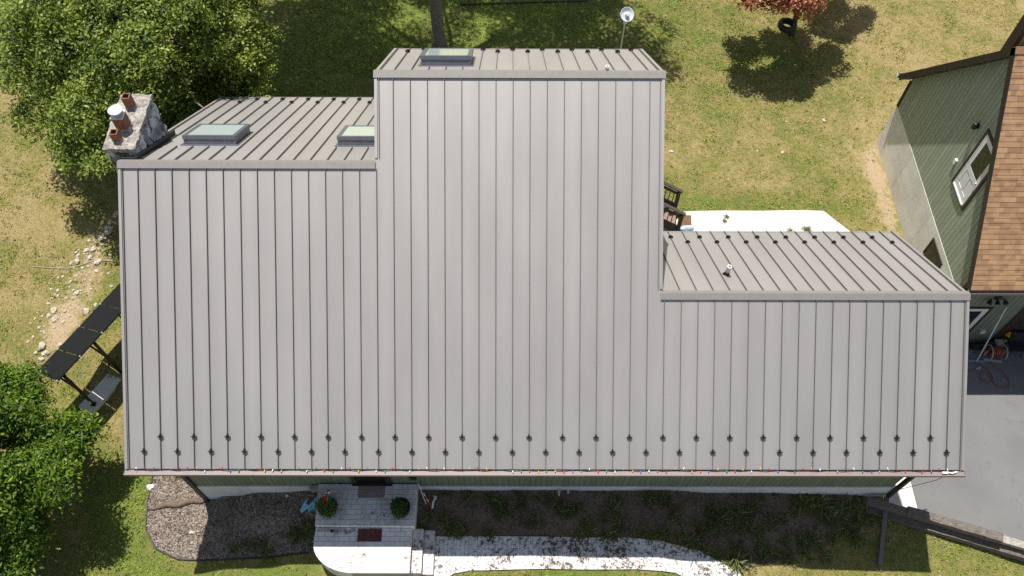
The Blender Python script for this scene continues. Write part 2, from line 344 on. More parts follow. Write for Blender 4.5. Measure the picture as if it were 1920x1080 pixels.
# ------------------------------------------------------------------ terrain
ZD = -2.4   # driveway level, two metres below the front lawn
CP = np.array([(-9.6,.6,-.55),(-8.8,.6,-.2),(-7.8,.6,.1),(-6.2,.5,.25),(-4.8,.3,.3),(-3,.4,.35),(0,.6,.35),(3,.6,.33),(6,.6,.15),(8.5,.6,0),(9.7,.5,-.12),
 (-6.2,-1,-.05),(-8,-1.1,-.3),(-10,-1,-.55),(-11.3,.5,-.55),(-11.2,2,-.45),(-13,-1.5,-.6),(-13.5,3.2,-.3),(-12.5,5,-.1),(-15,7,0),(-14.5,10,.15),(-12,13,.1),(-18,12,.3),(-20,16,.3),(-20,6,0),(-18,0,-.5),
 (-2.8,-1.2,.28),(0,-1.2,.28),(2.5,-1.2,.25),(4.6,-1.3,.05),(6,-1.5,-.1),(8,-1.3,-.3),(9.3,-.8,-.35),(11,-1.3,-.42),(13,-2,-.5),(0,-3,.1),(-5,-3,-.2),(5,-3,-.1),(10,-3.5,-.5),(-10,-4,-.65),(0,-8,-.2),(9.5,-.1,-.25),(10.5,-.4,-.35),(12,-.9,-.4),(14,-1.5,-.5),
 (-5,18,-.8),(0,14,-1.2),(3,12,-1.3),(5,10.8,-1.32),(9,11,-1.32),(13,11,-1.38),(13.2,14.5,-1.35),(8,15,-1.33),(11,20,-1.3),(0,21,-1.0),(16,22,-1.1),(-7,14,-.3),(22,18,-1.2),(-8,22,-.7),(-30,0,-.5),(-30,20,.3),(34,20,-1.1),(0,35,-.6),(-20,35,.4),(30,-3,-.6),(30,3,-2.4),(11.5,8.6,-1.9),(4,10.5,-1.3),(-10.5,8,.1),(-4,12.5,-.9)])
def height(x, y):
    x = np.asarray(x, float); y = np.asarray(y, float)
    d2 = (x[..., None] - CP[:, 0]) ** 2 + (y[..., None] - CP[:, 1]) ** 2
    wgt = 1 / (d2 + .12) ** 2
    h = (wgt * CP[:, 2]).sum(-1) / wgt.sum(-1)
    h = h + .03 * np.sin(x * 1.3 + .7 * y) * np.sin(y * 1.1 - .4 * x)
    return np.where(in_drive(x, y), ZD - .06, h)
def in_drive(x, y): return (x > 9.85) & (y > .40 - .303 * (x - 9.2)) & (y < 7.2)
def h1(x, y): return float(height(np.array([x]), np.array([y]))[0])
def ray(px, py): return _d + _r * ((px - 960) / F_PX) + _u * ((540 - py) / F_PX)
def at(px, py, z):
    q = ray(px, py); return CAM + q * ((z - CAM.z) / q.z)
def gt(px, py, dz=0):
    z = 0
    for _ in range(12): p = at(px, py, z + dz); z = h1(p.x, p.y)
    return Vector((p.x, p.y, z))
def inpoly(x, y, poly):
    r = np.zeros(x.shape, bool); n = len(poly)
    for i in range(n):
        x0, y0 = poly[i]; x1, y1 = poly[(i + 1) % n]
        c = ((y0 > y) != (y1 > y)) & (x < (x1 - x0) * (y - y0) / ((y1 - y0) or 1e-9) + x0); r ^= c
    return r
BED_L = [(-11.2,2.6),(-11.28,1.3),(-11.28,.48),(-11.15,-.28),(-10.76,-.8),(-10.1,-1.09),(-8.76,-1.16),(-6.0,-1.02),(-6.0,.57),(-9.6,.57),(-9.6,2.6)]
BED_R = [(-3.5,.57),(9.3,.57),(8.9,.1),(8.3,-.5),(7.3,-.95),(6.2,-1.35),(5.4,-1.45),(4.4,-.95),(3.4,-.78),(2.4,-.7),(-3.5,-.64)]
WALK = [(-2.9,-.70),(2.4,-.72),(3.4,-.82),(4.3,-1.02),(5.0,-1.4),(5.6,-1.75),(6.4,-2.5),(5.3,-3.1),(4.7,-2.3),(4.2,-1.85),(3.6,-1.62),(2.6,-1.56),(-.2,-1.57),(-1.9,-1.6),(-2.35,-1.68),(-2.6,-1.9),(-2.9,-2.3)]
PATIO = [(3.2,10.3),(11.75,10.3),(11.6,10.59),(10.61,11.57),(5.64,11.52),(3.2,11.5)]
SUNK = [(-14.5,3.0)]
def blob(x, y, cx, cy, rx, ry, a): return a * np.exp(-(((x - cx) / rx) ** 2 + ((y - cy) / ry) ** 2))
def lush_f(x, y):
    v = .205 + blob(x, y, -2, 21.6, 9, 3.6, .55) + blob(x, y, -8.5, 18, 3.2, 3.5, .42) + blob(x, y, -12, 0, 2.0, 3.0, .42) + blob(x, y, 11, -1, 2.2, 1.2, .16) + blob(x, y, 8.0, 11.9, 3.5, .5, .36)
    v += blob(x, y, -14.2, 6.5, 1.5, 1.8, .15) + blob(x, y, 0, -2, 6, .6, .35) + blob(x, y, -8, -1.7, 3, .6, .35) + blob(x, y, 6, 16.2, 2, 2.4, .12) + blob(x, y, 10.5, 19, 2.5, 2, .25) + blob(x, y, -13, 9, 3, 2, .1)
    v += blob(x, y, -17.5, 8.2, 1.6, .9, .12) - blob(x, y, 16, 18, 5, 3.5, .10) - blob(x, y, -17, 9.8, 2, .7, .2) - blob(x, y, -12.6, 2.6, .7, .9, .2)
    return v
def soil_f(x, y):
    v = blob(x, y, 12.95, 12.6, .55, 3.6, .66) + blob(x, y, -14.7, 8.4, .85, 2.8, .58) + blob(x, y, -15.2, 5.8, .7, 1.1, .55) + blob(x, y, -13.0, 3.9, .5, .9, .45) + blob(x, y, -.5, 22.9, 1.8, .5, .5)
    v += blob(x, y, 8.4, 13.6, 1.6, .6, .24) + blob(x, y, 9, 14.7, .9, .5, .22) + blob(x, y, 6, 12, .7, .3, .35) + blob(x, y, 10.2, 20.3, .9, .9, .3) + blob(x, y, 7.0, -1.2, 1, .4, .4) + blob(x, y, 12.2, 14.0, .7, 1.2, .25)
    return v
xs = np.concatenate([[-600, -300, -150, -80, -45], np.arange(-26, 24.01, .2), [30, 45, 80, 150, 300, 600]])
ys = np.concatenate([[-600, -300, -150, -70, -35, -16], np.arange(-9, 25.01, .2), [30, 40, 60, 100, 200, 400, 700]])
X, Y = np.meshgrid(xs, ys); Z = height(X, Y); far = (np.abs(X) > 40) | (np.abs(Y) > 40); Z = np.where(far, .3, Z)
iy, ix = np.meshgrid(np.arange(len(ys) - 1), np.arange(len(xs) - 1), indexing='ij'); nx = len(xs); a0 = (iy * nx + ix).ravel()
o = fast_mesh('ground', np.stack([X, Y, Z], -1).reshape(-1, 3), np.stack([a0, a0 + 1, a0 + nx + 1, a0 + nx], -1), M['lawn'], extra={'lush': lush_f(X, Y).ravel(), 'soil': soil_f(X, Y).ravel()})
tag(o, 'patchy dry lawn with green and tan areas around the house', kind='structure')

def sheet(name, poly, mat, dz, step=.12, flat=None, label=None, thick=.08):
    """a sheet following the terrain, with a skirt, meshed by clipping a grid to the outline"""
    bm = bmesh.new(); vs = [bm.verts.new((a, b, 0)) for a, b in poly]; bm.faces.new(vs)
    xs_ = [p[0] for p in poly]; ys_ = [p[1] for p in poly]
    if flat is None:
        for ax, lo, hi in ((0, min(xs_), max(xs_)), (1, min(ys_), max(ys_))):
            q = lo + step
            while q < hi:
                co = [0, 0, 0]; no = [0, 0, 0]; co[ax] = q; no[ax] = 1
                bmesh.ops.bisect_plane(bm, geom=bm.verts[:] + bm.edges[:] + bm.faces[:], plane_co=co, plane_no=no); q += step
    bnd = [e for e in bm.edges if len(e.link_faces) == 1]
    for v in bm.verts: v.co.z = (h1(v.co.x, v.co.y) + dz) if flat is None else flat
    r = bmesh.ops.extrude_edge_only(bm, edges=bnd)
    for g in r['geom']:
        if isinstance(g, bmesh.types.BMVert): g.co.z -= thick
    bmesh.ops.recalc_face_normals(bm, faces=bm.faces)
    me = bpy.data.meshes.new(name); bm.to_mesh(me); bm.free(); me.materials.append(mat)
    o = bpy.data.objects.new(name, me); COL.objects.link(o)
    return tag(o, label, kind='structure')
sheet('mulch_bed', BED_L, M['mulch'], .035, .2, label='grey wood mulch bed at the left front corner of the house')
sheet('soil_bed', BED_R, M['soil'], .03, .2, label='dark weedy soil bed along the front wall')
sheet('walkway', WALK, M['walk'], .06, .2, label='worn whitewashed paver walk strewn with dark litter')
M['conc_patio'] = m_concrete('patio_concrete', (.66, .64, .60), (.60, .55, .46), .4, (0, 1.9))
sheet('patio', PATIO, M['conc_patio'], .04, .3, label='bright white concrete patio behind the house')
sheet('driveway', [(11.83,-.34),(16.0,-1.62),(34,-7.2),(34,6.79),(11.83,6.79)], M['asphalt'], 0, flat=ZD, thick=.3, label='grey asphalt driveway beside the house')
sheet('concrete_apron', [(9.78,.28),(11.81,-.33),(11.81,6.8),(9.78,6.8)], M['conc_white'], 0, flat=ZD + .012, thick=.3, label='white concrete apron strip along the right end wall')

# ------------------------------------------------------------------ house
BETA = math.radians(34.597); CB, SB, TB = math.cos(BETA), math.sin(BETA), math.tan(BETA)
EZ = 3.75; HW = 10.15; yC, yL, yR = 7.8094, 6.0547, 3.5029; XL, XR = -4.0564, 2.7844; bC, bL, bR = 10.9038, 12.4502, 7.0736
RID = {'C': (yC, EZ + yC * TB, bC), 'L': (yL, EZ + yL * TB, bL), 'R': (yR, EZ + yR * TB, bR)}
def FR(x, s, n): return (x, s * CB - n * SB, EZ + s * SB + n * CB)
def BK(k):
    yr, zr, _ = RID[k]
    return lambda x, s, n: (x, yr + s * CB + n * SB, zr - s * SB + n * CB)
sC, sL, sR = yC / CB, yL / CB, yR / CB
SEAM = [-9.69 + .4044 * k for k in range(49)]
house = thing('house', 'large house with stepped grey standing seam metal roof and green siding', 'house', (0, 4, -.1))
# --- front roof
mb = MB()
mb.prism([(-HW, 0), (HW, 0), (HW, sR), (XR, sR), (XR, sC), (XL, sC), (XL, sL), (-HW, sL)], FR, -.11, 0)
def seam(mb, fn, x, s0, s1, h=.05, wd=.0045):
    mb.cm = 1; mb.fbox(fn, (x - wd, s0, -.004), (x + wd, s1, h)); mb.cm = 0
for x in SEAM:
    top = sL if x < XL + .03 else (sC if x < XR - .03 else sR)
    seam(mb, FR, x, .0, top - .12)
for x0, s0, s1, sg in ((-HW, 0, sL, 1), (XL, sL + .13, sC, 1), (XR, sR + .13, sC, -1), (HW, 0, sR, -1)):
    mb.fbox(FR, (min(x0 - .012 * sg, x0 + .055 * sg), s0, -.15), (max(x0 - .012 * sg, x0 + .055 * sg), s1, .028))
    seam(mb, FR, x0 + .095 * sg, s0, s1 - .12, .045)
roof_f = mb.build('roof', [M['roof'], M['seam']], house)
# --- back roofs
sky_spec = {'L': [(-9.20, -7.87, 7.47, 8.52)], 'M': [], 'C': [(-3.05, -1.83, 8.62, 9.66)], 'R': []}
sky_spec['L'].append((-5.25, -3.93, 7.42, 8.40))
roofs_b = {}
for k, x0, x1 in (('L', -HW, XL), ('C', XL, XR), ('R', XR, HW)):
    yr, zr, be = RID[k]; fn = BK(k); S = (be - yr) / CB; mb = MB()
    xa = x0 if k != 'R' else XR - .15; xb = x1 if k != 'L' else XL + .15
    mb.fbox(fn, (xa, 0, -.11), (xb, S, 0))
    for x in SEAM:
        if not (x0 + .1 < x < x1 - .06): continue
        segs = [(.125, S)]
        for a, b, ya, yb in sky_spec[k]:
            if a - .12 < x < b + .12: segs = [(.125, (ya - .2 - yr) / CB), ((yb + .22 - yr) / CB, S)]
        if k == 'L' and x < -9.55: segs = [((8.3 - yr) / CB, S)]
        for p, q in segs:
            if q > p: seam(mb, fn, x, p, q)
    for x, sg, ok in ((x0, 1, k != 'R'), (x1, -1, k != 'L')):
        if ok:
            st = .1 if not (k == 'L') else (8.25 - yr) / CB
            mb.fbox(fn, (min(x - .012 * sg, x + .055 * sg), st, -.15), (max(x - .012 * sg, x + .055 * sg), S, .028)); seam(mb, fn, x + .095 * sg, st, S, .045)
    mb.fbox(fn, (xa, S - .03, -.15), (xb, S + .02, .016))
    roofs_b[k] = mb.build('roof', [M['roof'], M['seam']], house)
# --- ridge caps
for k, x0, x1 in (('L', -HW - .02, XL + .0), ('C', XL - .03, XR + .03), ('R', XR - .03, HW + .02)):
    yr, zr, _ = RID[k]; a = .125; n = .05
    def P(s, nn, side): return (yr - s * CB * side * 1.0 - 0 if False else yr + side * (s * CB) + side * nn * SB, zr - s * SB + nn * CB)
    f0, f1 = P(a, n, -1), P(a, n - .035, -1); b0, b1 = P(a, n, 1), P(a, n - .035, 1); tp = (yr, zr + n / CB)
    prof = [f1, f0, tp, b0, b1, (yr, zr + (n - .03) / CB)]
    mb = MB(); mb.prism(prof, lambda p, q, h: (h, p, q), x0, x1); mb.build('ridge_cap', M['cap_metal'], house)
# --- snow guards (black half-disc cleats clamped on the seams)
def guard(fn, x, s, up, parent):
    mb = MB(); mb.fbox(fn, (x - .022, s - .03, .0), (x + .022, s + .045 * up if up > 0 else s + .03, .062))
    n = 9; pl = [(x + .068 * math.cos(PI * i / n), .012 + .085 * math.sin(PI * i / n)) for i in range(n + 1)]
    mb.prism(pl, lambda a, b, h: fn(a, s + h, b), -.006, .006)
    mb.fbox(fn, (x - .068, s - .007, .05), (x + .068, s + .010, .066)); mb.fbox(fn, (x - .012, s - .01, .03), (x + .012, s + .075 * up, .055))
    return mb.build('snow_guard', M['black'], parent)
for i, x in enumerate(SEAM): guard(FR, x, .44 if i % 2 == 0 else .80, 1, roof_f)
for k, y1, y2 in (('L', 12.09, 11.69), ('C', 10.67, 10.36), ('R', 6.64, 6.32)):
    yr = RID[k][0]; x0, x1 = {'L': (-HW, XL), 'C': (XL + .1, XR - .1), 'R': (XR + .3, HW)}[k]; j = 0
    for i, x in enumerate(SEAM):
        if x0 < x < x1 and not (k == 'C' and -3.1 < x < -1.85):
            yy = y1 if (i % 2 == 0) == (k != 'R') else y2
            guard(BK(k), x, (yy - yr) / CB, -1, roofs_b[k])
# --- skylights
for k in ('L', 'C'):
    fn = BK(k); yr = RID[k][0]
    for a, b, ya, yb in sky_spec[k]:
        s0, s1 = (ya - yr) / CB, (yb - yr) / CB
        mb = MB(); mb.fbox(fn, (a - .07, s0 - .09, .0), (b + .07, s1 + .1, .018))
        mb.fbox(fn, (a, s0, 0), (a + .05, s1, .16)); mb.fbox(fn, (b - .05, s0, 0), (b, s1, .16)); mb.fbox(fn, (a + .05, s0, 0), (b - .05, s0 + .05, .16)); mb.fbox(fn, (a + .05, s1 - .05, 0), (b - .05, s1, .16))
        sl = mb.build('skylight', [M['frame']], house)
        mb = MB(); e = .018; t0, t1 = .15, .25; r = .085
        mb.fbox(fn, (a - e, s0 - e, t0), (a + r, s1 + e, t1)); mb.fbox(fn, (b - r, s0 - e, t0), (b + e, s1 + e, t1))
        mb.fbox(fn, (a + r, s0 - e, t0), (b - r, s0 + r - .02, t1 - .002)); mb.fbox(fn, (a + r, s1 - r, t0), (b - r, s1 + e, t1 - .002))
        mb.build('frame', M['frame'], sl, bevel=.006)
        mb = MB(); mb.fbox(fn, (a + r - .01, s0 + .05, .2), (b - r + .01, s1 - r + .01, .238)); mb.build('glass', M['glass'], sl)
# --- chimney
cx0, cx1, cy0, cy1, cz = -10.56, -9.84, 6.42, 8.15, 8.0
bm = bmesh.new(); bmesh.ops.create_cube(bm, size=1)
for v in bm.verts: v.co = Vector(((cx0 + cx1) / 2 + v.co.x * (cx1 - cx0), (cy0 + cy1) / 2 + v.co.y * (cy1 - cy0), (cz - .07 - .3) / 2 + v.co.z * (cz - .07 + .3)))
bmesh.ops.subdivide_edges(bm, edges=bm.edges, cuts=70, use_grid_fill=True)
bm.normal_update(); st_t, st_g = [], []; moved = []
for v in bm.verts:
    q = v.co * 3.3 + mnoise.noise_vector(v.co * 3) * .3; dd, pp = mnoise.voronoi(Vector((q.x, q.y, q.z * 1.25))); g = min(dd[1] - dd[0], .5); g = g / .5
    st_g.append(g); st_t.append(abs(math.sin(pp[0].x * 12.9 + pp[0].y * 78.2 + pp[0].z * 37.7) * 43758.5) % 1)
    moved.append(v.normal * (.05 * min(1, g * 3) - .025 + .006 * mnoise.noise(v.co * 14)))
org = parent_world(house)
for v, q in zip(bm.verts, moved): v.co += q - org
me = bpy.data.meshes.new('chimney'); bm.to_mesh(me); bm.free()
for nm, arr in (('tone', st_t), ('gap', st_g)): a_ = me.attributes.new(nm, 'FLOAT', 'POINT'); a_.data.foreach_set('value', np.array(arr, np.float32))
me.materials.append(M['stone']); chim = bpy.data.objects.new('chimney', me); COL.objects.link(chim); chim.parent = house
bm = bmesh.new(); bmesh.ops.create_cube(bm, size=1)
for v in bm.verts: v.co = Vector(((cx0 + cx1) / 2 + v.co.x * (cx1 - cx0 + .06), (cy0 + cy1) / 2 + v.co.y * (cy1 - cy0 + .06), cz - .03 + v.co.z * .11))
bmesh.ops.subdivide_edges(bm, edges=bm.edges, cuts=36, use_grid_fill=True)
for v in bm.verts:
    v.co += mnoise.noise_vector(v.co * 6) * .035 + mnoise.noise_vector(v.co * 19) * .016 - org
me = bpy.data.meshes.new('crown'); bm.to_mesh(me); bm.free(); me.materials.append(M['cap']); o = bpy.data.objects.new('crown', me); COL.objects.link(o); o.parent = chim
def flue(cx, cy, w, h, name='flue'):
    mb = MB(); t = .025
    for a, b in (((-w, -w), (w, -w + t)), ((-w, w - t), (w, w)), ((-w, -w + t), (-w + t, w - t)), ((w - t, -w + t), (w, w - t))):
        mb.box((cx + a[0], cy + a[1], cz - .02), (cx + b[0], cy + b[1], cz + h))
    mb.box((cx - w + t, cy - w + t, cz), (cx + w - t, cy + w - t, cz + .04))
    o = mb.build(name, M['clay'], chim); mb = MB(); mb.lathe((cx, cy, cz), [(w * 1.75, .0), (w * 1.5, .045), (w * 1.2, .07), (w * .9, .075)], 10); mb.build('mortar_collar', M['cap'], chim)
    return o
flue(-10.22, 7.78, .095, .38); flue(-10.27, 6.68, .09, .32); flue(-10.23, 7.12, .135, .42)
mb = MB(); mb.box((-10.23 - .15, 6.97, cz + .42), (-10.23 + .15, 7.27, cz + .445)); mb.lathe((-10.23, 7.12, cz + .445), [(.085, 0), (.08, .16)], 16); mb.lathe((-10.23, 7.12, cz + .60), [(.0, .045), (.1, .035), (.175, .0), (.175, -.012), (.0, -.006)], 24)
o = mb.build('flue_cap', M['steel'], chim); o['label'] = 'shiny round metal rain cap'
mb = MB(); fn = BK('L'); sa, sb = (6.25 - yL) / CB, (8.32 - yL) / CB
mb.fbox(fn, (-9.86, sa, 0), (-9.70, sb, .022)); mb.fbox(fn, (-9.86, sa, 0), (-9.795, sb, .14)); mb.fbox(fn, (-10.16, sa - .02, 0), (-9.80, sa + .12, .07)); mb.fbox(fn, (-10.16, sb - .16, 0), (-9.80, sb, .03))
mb.build('flashing', M['flash'], chim)
# --- vent pipes
def vent(fn, x, s, r, h, split, bm_, tm):
    p = Vector(fn(x, s, 0)); mb = MB(); mb.lathe(p - Vector((0, 0, .04)), [(r * 1.9, 0), (r * 1.3, .07), (r * 1.05, .1), (r * 1.02, split)], 14)
    o = mb.build('vent_pipe', bm_, house, True); mb = MB(); z = p + Vector((0, 0, split - .05)); mb.lathe(z, [(r, 0), (r, h - split), (r * .62, h - split), (r * .62, h - split - .15), (0, h - split - .15)], 14); mb.build('pipe_top', tm, o)
vent(BK('R'), 4.617, (4.5 - yR) / CB, .058, .43, .2, M['black'], M['whitep']); vent(BK('C'), 1.436, .16, .045, .24, .12, M['black'], M['whitep'])
# --- walls
for k, x0, x1 in (('L', -9.6, -3.8), ('C', -3.8, 2.55), ('R', 2.55, 9.78)):
    yr, zr, be = RID[k]; yb = be - .35; t = .135
    prof = [(.6, .5), (.6, EZ + .6 * TB - t), (yr, zr - t), (yb, zr - (yb - yr) * TB - t), (yb, .5)]
    mb = MB(); mb.prism(prof, lambda a, b, h: (h, a, b), x0, x1); mb.build('wall', M['sid_front'], house)
    mb = MB(); mb.box((x0 - (.025 if k == 'L' else 0), .572, -2.6), (x1 + (.025 if k == 'R' else 0), yb + .025, .66)); mb.build('foundation', M['conc'], house)
mb = MB(); mb.box((-9.66, .53, -.75), (-9.53, .59, 3.95)); mb.box((-9.665, .56, -.75), (-9.61, .72, 3.95)); mb.build('corner_trim', M['dark'], house)
mb = MB(); mb.box((-HW, .02, EZ - .13), (HW, .6, EZ - .11)); mb.box((-HW, -.0, EZ - .2), (HW, .018, EZ - .095)); mb.build('soffit', M['dark'], house)
# --- gutter
mb = MB(); gx = HW + .03
mb.box((-gx, -.13, EZ - .135), (gx, -.004, EZ - .125)); mb.box((-gx, -.012, EZ - .125), (gx, -.004, EZ - .03)); mb.box((-gx, -.14, EZ - .135), (gx, -.131, EZ - .02)); mb.box((-gx, -.150, EZ - .022), (gx, -.128, EZ - .010))
mb.box((-gx - .004, -.15, EZ - .135), (-gx, -.004, EZ - .012)); mb.box((gx, -.15, EZ - .135), (gx + .004, -.004, EZ - .012))
for i in range(17): x = -9.9 + i * 1.237; mb.box((x - .012, -.13, EZ - .035), (x + .012, -.012, EZ - .028))
mb.box((-gx, -.128, EZ - .05), (gx, -.014, EZ - .04)); mb.build('gutter', M['gutter'], house)
# --- downspout on the right corner with its long ground leader
mb = MB(); mb.bar((9.86, .52, 3.55), (9.86, .52, .02), .085, .11, (0, 1, 0)); mb.bar((9.86, .02, 3.64), (9.86, .5, 3.5), .1, .08); mb.build('downspout', M['dark'], house)
e1 = gt(1648, 1061); mb = MB(); mb.bar((9.82, .50, .06), (e1.x, e1.y, e1.z + .06), .115, .085)
ld = mb.build('downspout_leader', plain('brown_leader', (.14, .122, .112), .5), house)
# --- front door
dx0, dx1 = -5.02, -4.22
mb = MB(); mb.box((dx0 - .13, .545, .95), (dx0, .60, 3.1)); mb.box((dx1, .545, .95), (dx1 + .13, .60, 3.1)); mb.box((dx0, .55, 3.0), (dx1, .60, 3.1)); mb.box((dx0 - .15, .50, .93), (dx1 + .15, .60, .965))
dr = mb.build('door_frame', M['dark'], house)
mb = MB(); mb.box((dx0, .585, .97), (dx1, .60, 3.0)); mb.build('door', plain('black_door', (.01, .009, .009), .4), house)
mb = MB(); mb.box((-3.52, .50, 1.42), (-3.36, .60, 1.62)); mb.box((-3.54, .495, 1.62), (-3.34, .60, 1.65)); mb.build('wall_light', M['black'], house)
mb = MB(); mb.box((-6.36, .47, .45), (-6.14, .572, .78)); mb.box((-6.37, .465, .77), (-6.13, .572, .79)); mb.build('meter_box', plain('grey_box', (.33, .34, .35), .5), house)
mb = MB(); mb.tube([(.52, .57, .5), (.52, .44, .5), (.52, .40, .44)], .022); mb.lathe((.52, .47, .52), [(.0, .03), (.045, .03), (.045, .045), (0, .045)], 10); mb.tube([(.78, .57, .45), (.78, .46, .45)], .03); mb.build('spigot', M['steel'], house)
# back deck doors etc. are hidden from the yard side; trim the eave fascia
for k, x0, x1 in (('L', -HW, XL), ('C', XL, XR), ('R', XR, HW)):
    yr, zr, be = RID[k]; ze = zr - (be - yr) * TB; mb = MB(); mb.box((x0, be - .04, ze - .28), (x1, be - .01, ze - .14)); mb.build('fascia', M['dark'], house)

# ------------------------------------------------------------------ string lights along the gutter
sl = thing('string_lights', 'string of multicoloured bulbs running along the front gutter edge', 'string lights', (0, -.02, EZ))
pts = [(-9.95 + i * .207, -.018 + .012 * math.sin(i * 2.1), EZ - .005 + .012 * math.sin(i * 1.3)) for i in range(97)]
mb = MB(); mb.tube(pts, .011, 5); mb.build('wire', M['black'], sl)
bulbm = [M['whitep'], M['yellow'], M['red'], M['bulbblue'], M['whitep'], M['green'], M['red'], M['yellow']]
for i in range(96):
    p = Vector(pts[i]) + Vector((.06, 0, 0)); up = random.random() < .5; d = Vector((random.uniform(-.35, .35), .9 if up else -.9, .45 if up else .12)).normalized()
    mb = MB(); mb.lathe(p, [(.010, 0), (.010, .018), (.014, .025), (.015, .04), (.009, .058), (.0, .07)], 7, d); mb.build('bulb', bulbm[i % 8 if random.random() < .7 else random.randrange(8)], sl, True)
cl = MB(); cl.box((9.62, -.10, EZ - .02), (9.75, -.05, EZ + .02)); cl.tube([(9.75, -.06, EZ), (9.86, -.09, EZ + .01), (9.98, -.05, EZ)], .02, 6); cl.build('plug', M['whitep'], sl)

# ------------------------------------------------------------------ porch and steps
porch = thing('porch', 'raised grey paver porch with rounded lower landing and two steps', 'porch', (-4.8, -.5, 0))
mb = MB(); mb.prism([(-6.06, -.58), (-3.40, -.60), (-3.40, .568), (-6.10, .568)], lambda a, b, h: (a, b, h), -.6, .93); mb.build('upper_platform', M['porch'], porch, bevel=.012)
arc = [(-6.08 + .02, -.585)] + [(-6.08 + 0, -.9)]
for i in range(1, 10):
    a = PI / 2 * i / 10; arc.append((-6.08 + 1.15 * (1 - math.cos(a)), -.98 - .80 * math.sin(a)))
arc += [(-4.93, -1.78), (-3.47, -1.78), (-3.47, -.605)]
mb = MB(); mb.prism(arc, lambda a, b, h: (a, b, h), -.6, .77); mb.build('lower_landing', M['porch'], porch, bevel=.015)
for x0, x1, z in ((-3.465, -3.18, .60), (-3.175, -2.88, .45)):
    mb = MB(); mb.box((x0, -1.74, -.3), (x1, -.57, z)); mb.build('step', M['step'], porch, bevel=.012)
mb = MB()
for x, y, l, a in ((-5.85, -.66, .30, .05), (-5.45, -.67, .42, 0), (-5.13, -.69, .26, .4), (-5.55, -.72, .2, -.3)):
    mb.bar((x - l / 2, y - l / 2 * math.sin(a), .79), (x + l / 2, y + l / 2 * math.sin(a), .79), .08, .05)
mb.build('broken_edging', M['cap'], porch)
def flat(name, poly, z, th, mat, label, cat, group=None):
    mb = MB(); mb.prism(poly, lambda a, b, h: (a, b, h), z, z + th); return mb.alone(name, mat, label, cat, group)
flat('doormat', [(-4.92, -.96), (-4.27, -.96), (-4.28, -.615), (-4.92, -.62)], .772, .012, M['mat_red'], 'maroon doormat lying on the lower porch landing', 'doormat')
flat('doormat', [(-4.98, .17), (-4.27, .17), (-4.25, .56), (-4.99, .56)], .932, .012, M['mat_speck'], 'speckled pinkish doormat in front of the house door', 'doormat')
# leaf clouds -------------------------------------------------------
def leaves(centers, normals, n, size, spread, flat_=.35, asp=.55, seed=1):
    """n leaves round each centre, in a disc facing the normal; returns verts, quads, tone"""
    r = np.random.default_rng(seed); K = len(centers); N = K * n
    c = np.repeat(centers, n, 0); nn = np.repeat(normals, n, 0); nn = nn / np.linalg.norm(nn, axis=1, keepdims=True)
    off = r.normal(size=(N, 3)) * spread; off -= nn * (np.sum(off * nn, 1, keepdims=True) * (1 - flat_))
    p = c + off
    ln = nn + r.normal(size=(N, 3)) * .55; ln /= np.linalg.norm(ln, axis=1, keepdims=True)
    t = r.normal(size=(N, 3)); t -= ln * np.sum(t * ln, 1, keepdims=True); t /= np.linalg.norm(t, axis=1, keepdims=True); b = np.cross(ln, t)
    s = size * r.uniform(.65, 1.3, (N, 1)); L = t * s; W = b * s * asp
    v = np.stack([p - L * .5, p + W * .5 - L * .05 + ln * s * .06, p + L * .5, p - W * .5 - L * .05 + ln * s * .06], 1).reshape(-1, 3)
    tone = np.clip(np.repeat(r.uniform(0, 1, K), n) * .45 + r.uniform(0, 1, N) * .55, 0, 1)
    return v, np.arange(N * 4).reshape(-1, 4), np.repeat(tone, 4)
def crown_pts(c, R, nl, ns, lobe, seed, low=-.55, keep=None):
    """spray centres on the skins of many overlapping lobes set on a lumpy ellipsoid"""
    r = np.random.default_rng(seed); c = np.array(c); R = np.array(R); P = []; Nn = []
    d = r.normal(size=(nl * 3, 3)); d /= np.linalg.norm(d, axis=1, keepdims=True); d = d[d[:, 2] > low][:nl]
    rad = r.uniform(.35, 1.0, (len(d), 1)) ** .55
    lc = c + d * R * rad * (1 - lobe / R.mean() * .5)
    for i in range(len(lc)):
        e = r.normal(size=(ns, 3)); e /= np.linalg.norm(e, axis=1, keepdims=True); e[:, 2] = np.where(e[:, 2] < -.35, -e[:, 2], e[:, 2])
        lr = lobe * r.uniform(.6, 1.25)
        q = lc[i] + e * lr * np.array([1, 1, .72]) * r.uniform(.6, 1.05, (ns, 1))
        P.append(q); Nn.append(e * .7 + np.array([0, 0, .75]))
    P = np.concatenate(P); Nn = np.concatenate(Nn)
    if keep is not None: k = keep(P); P, Nn = P[k], Nn[k]
    return P, Nn, lc
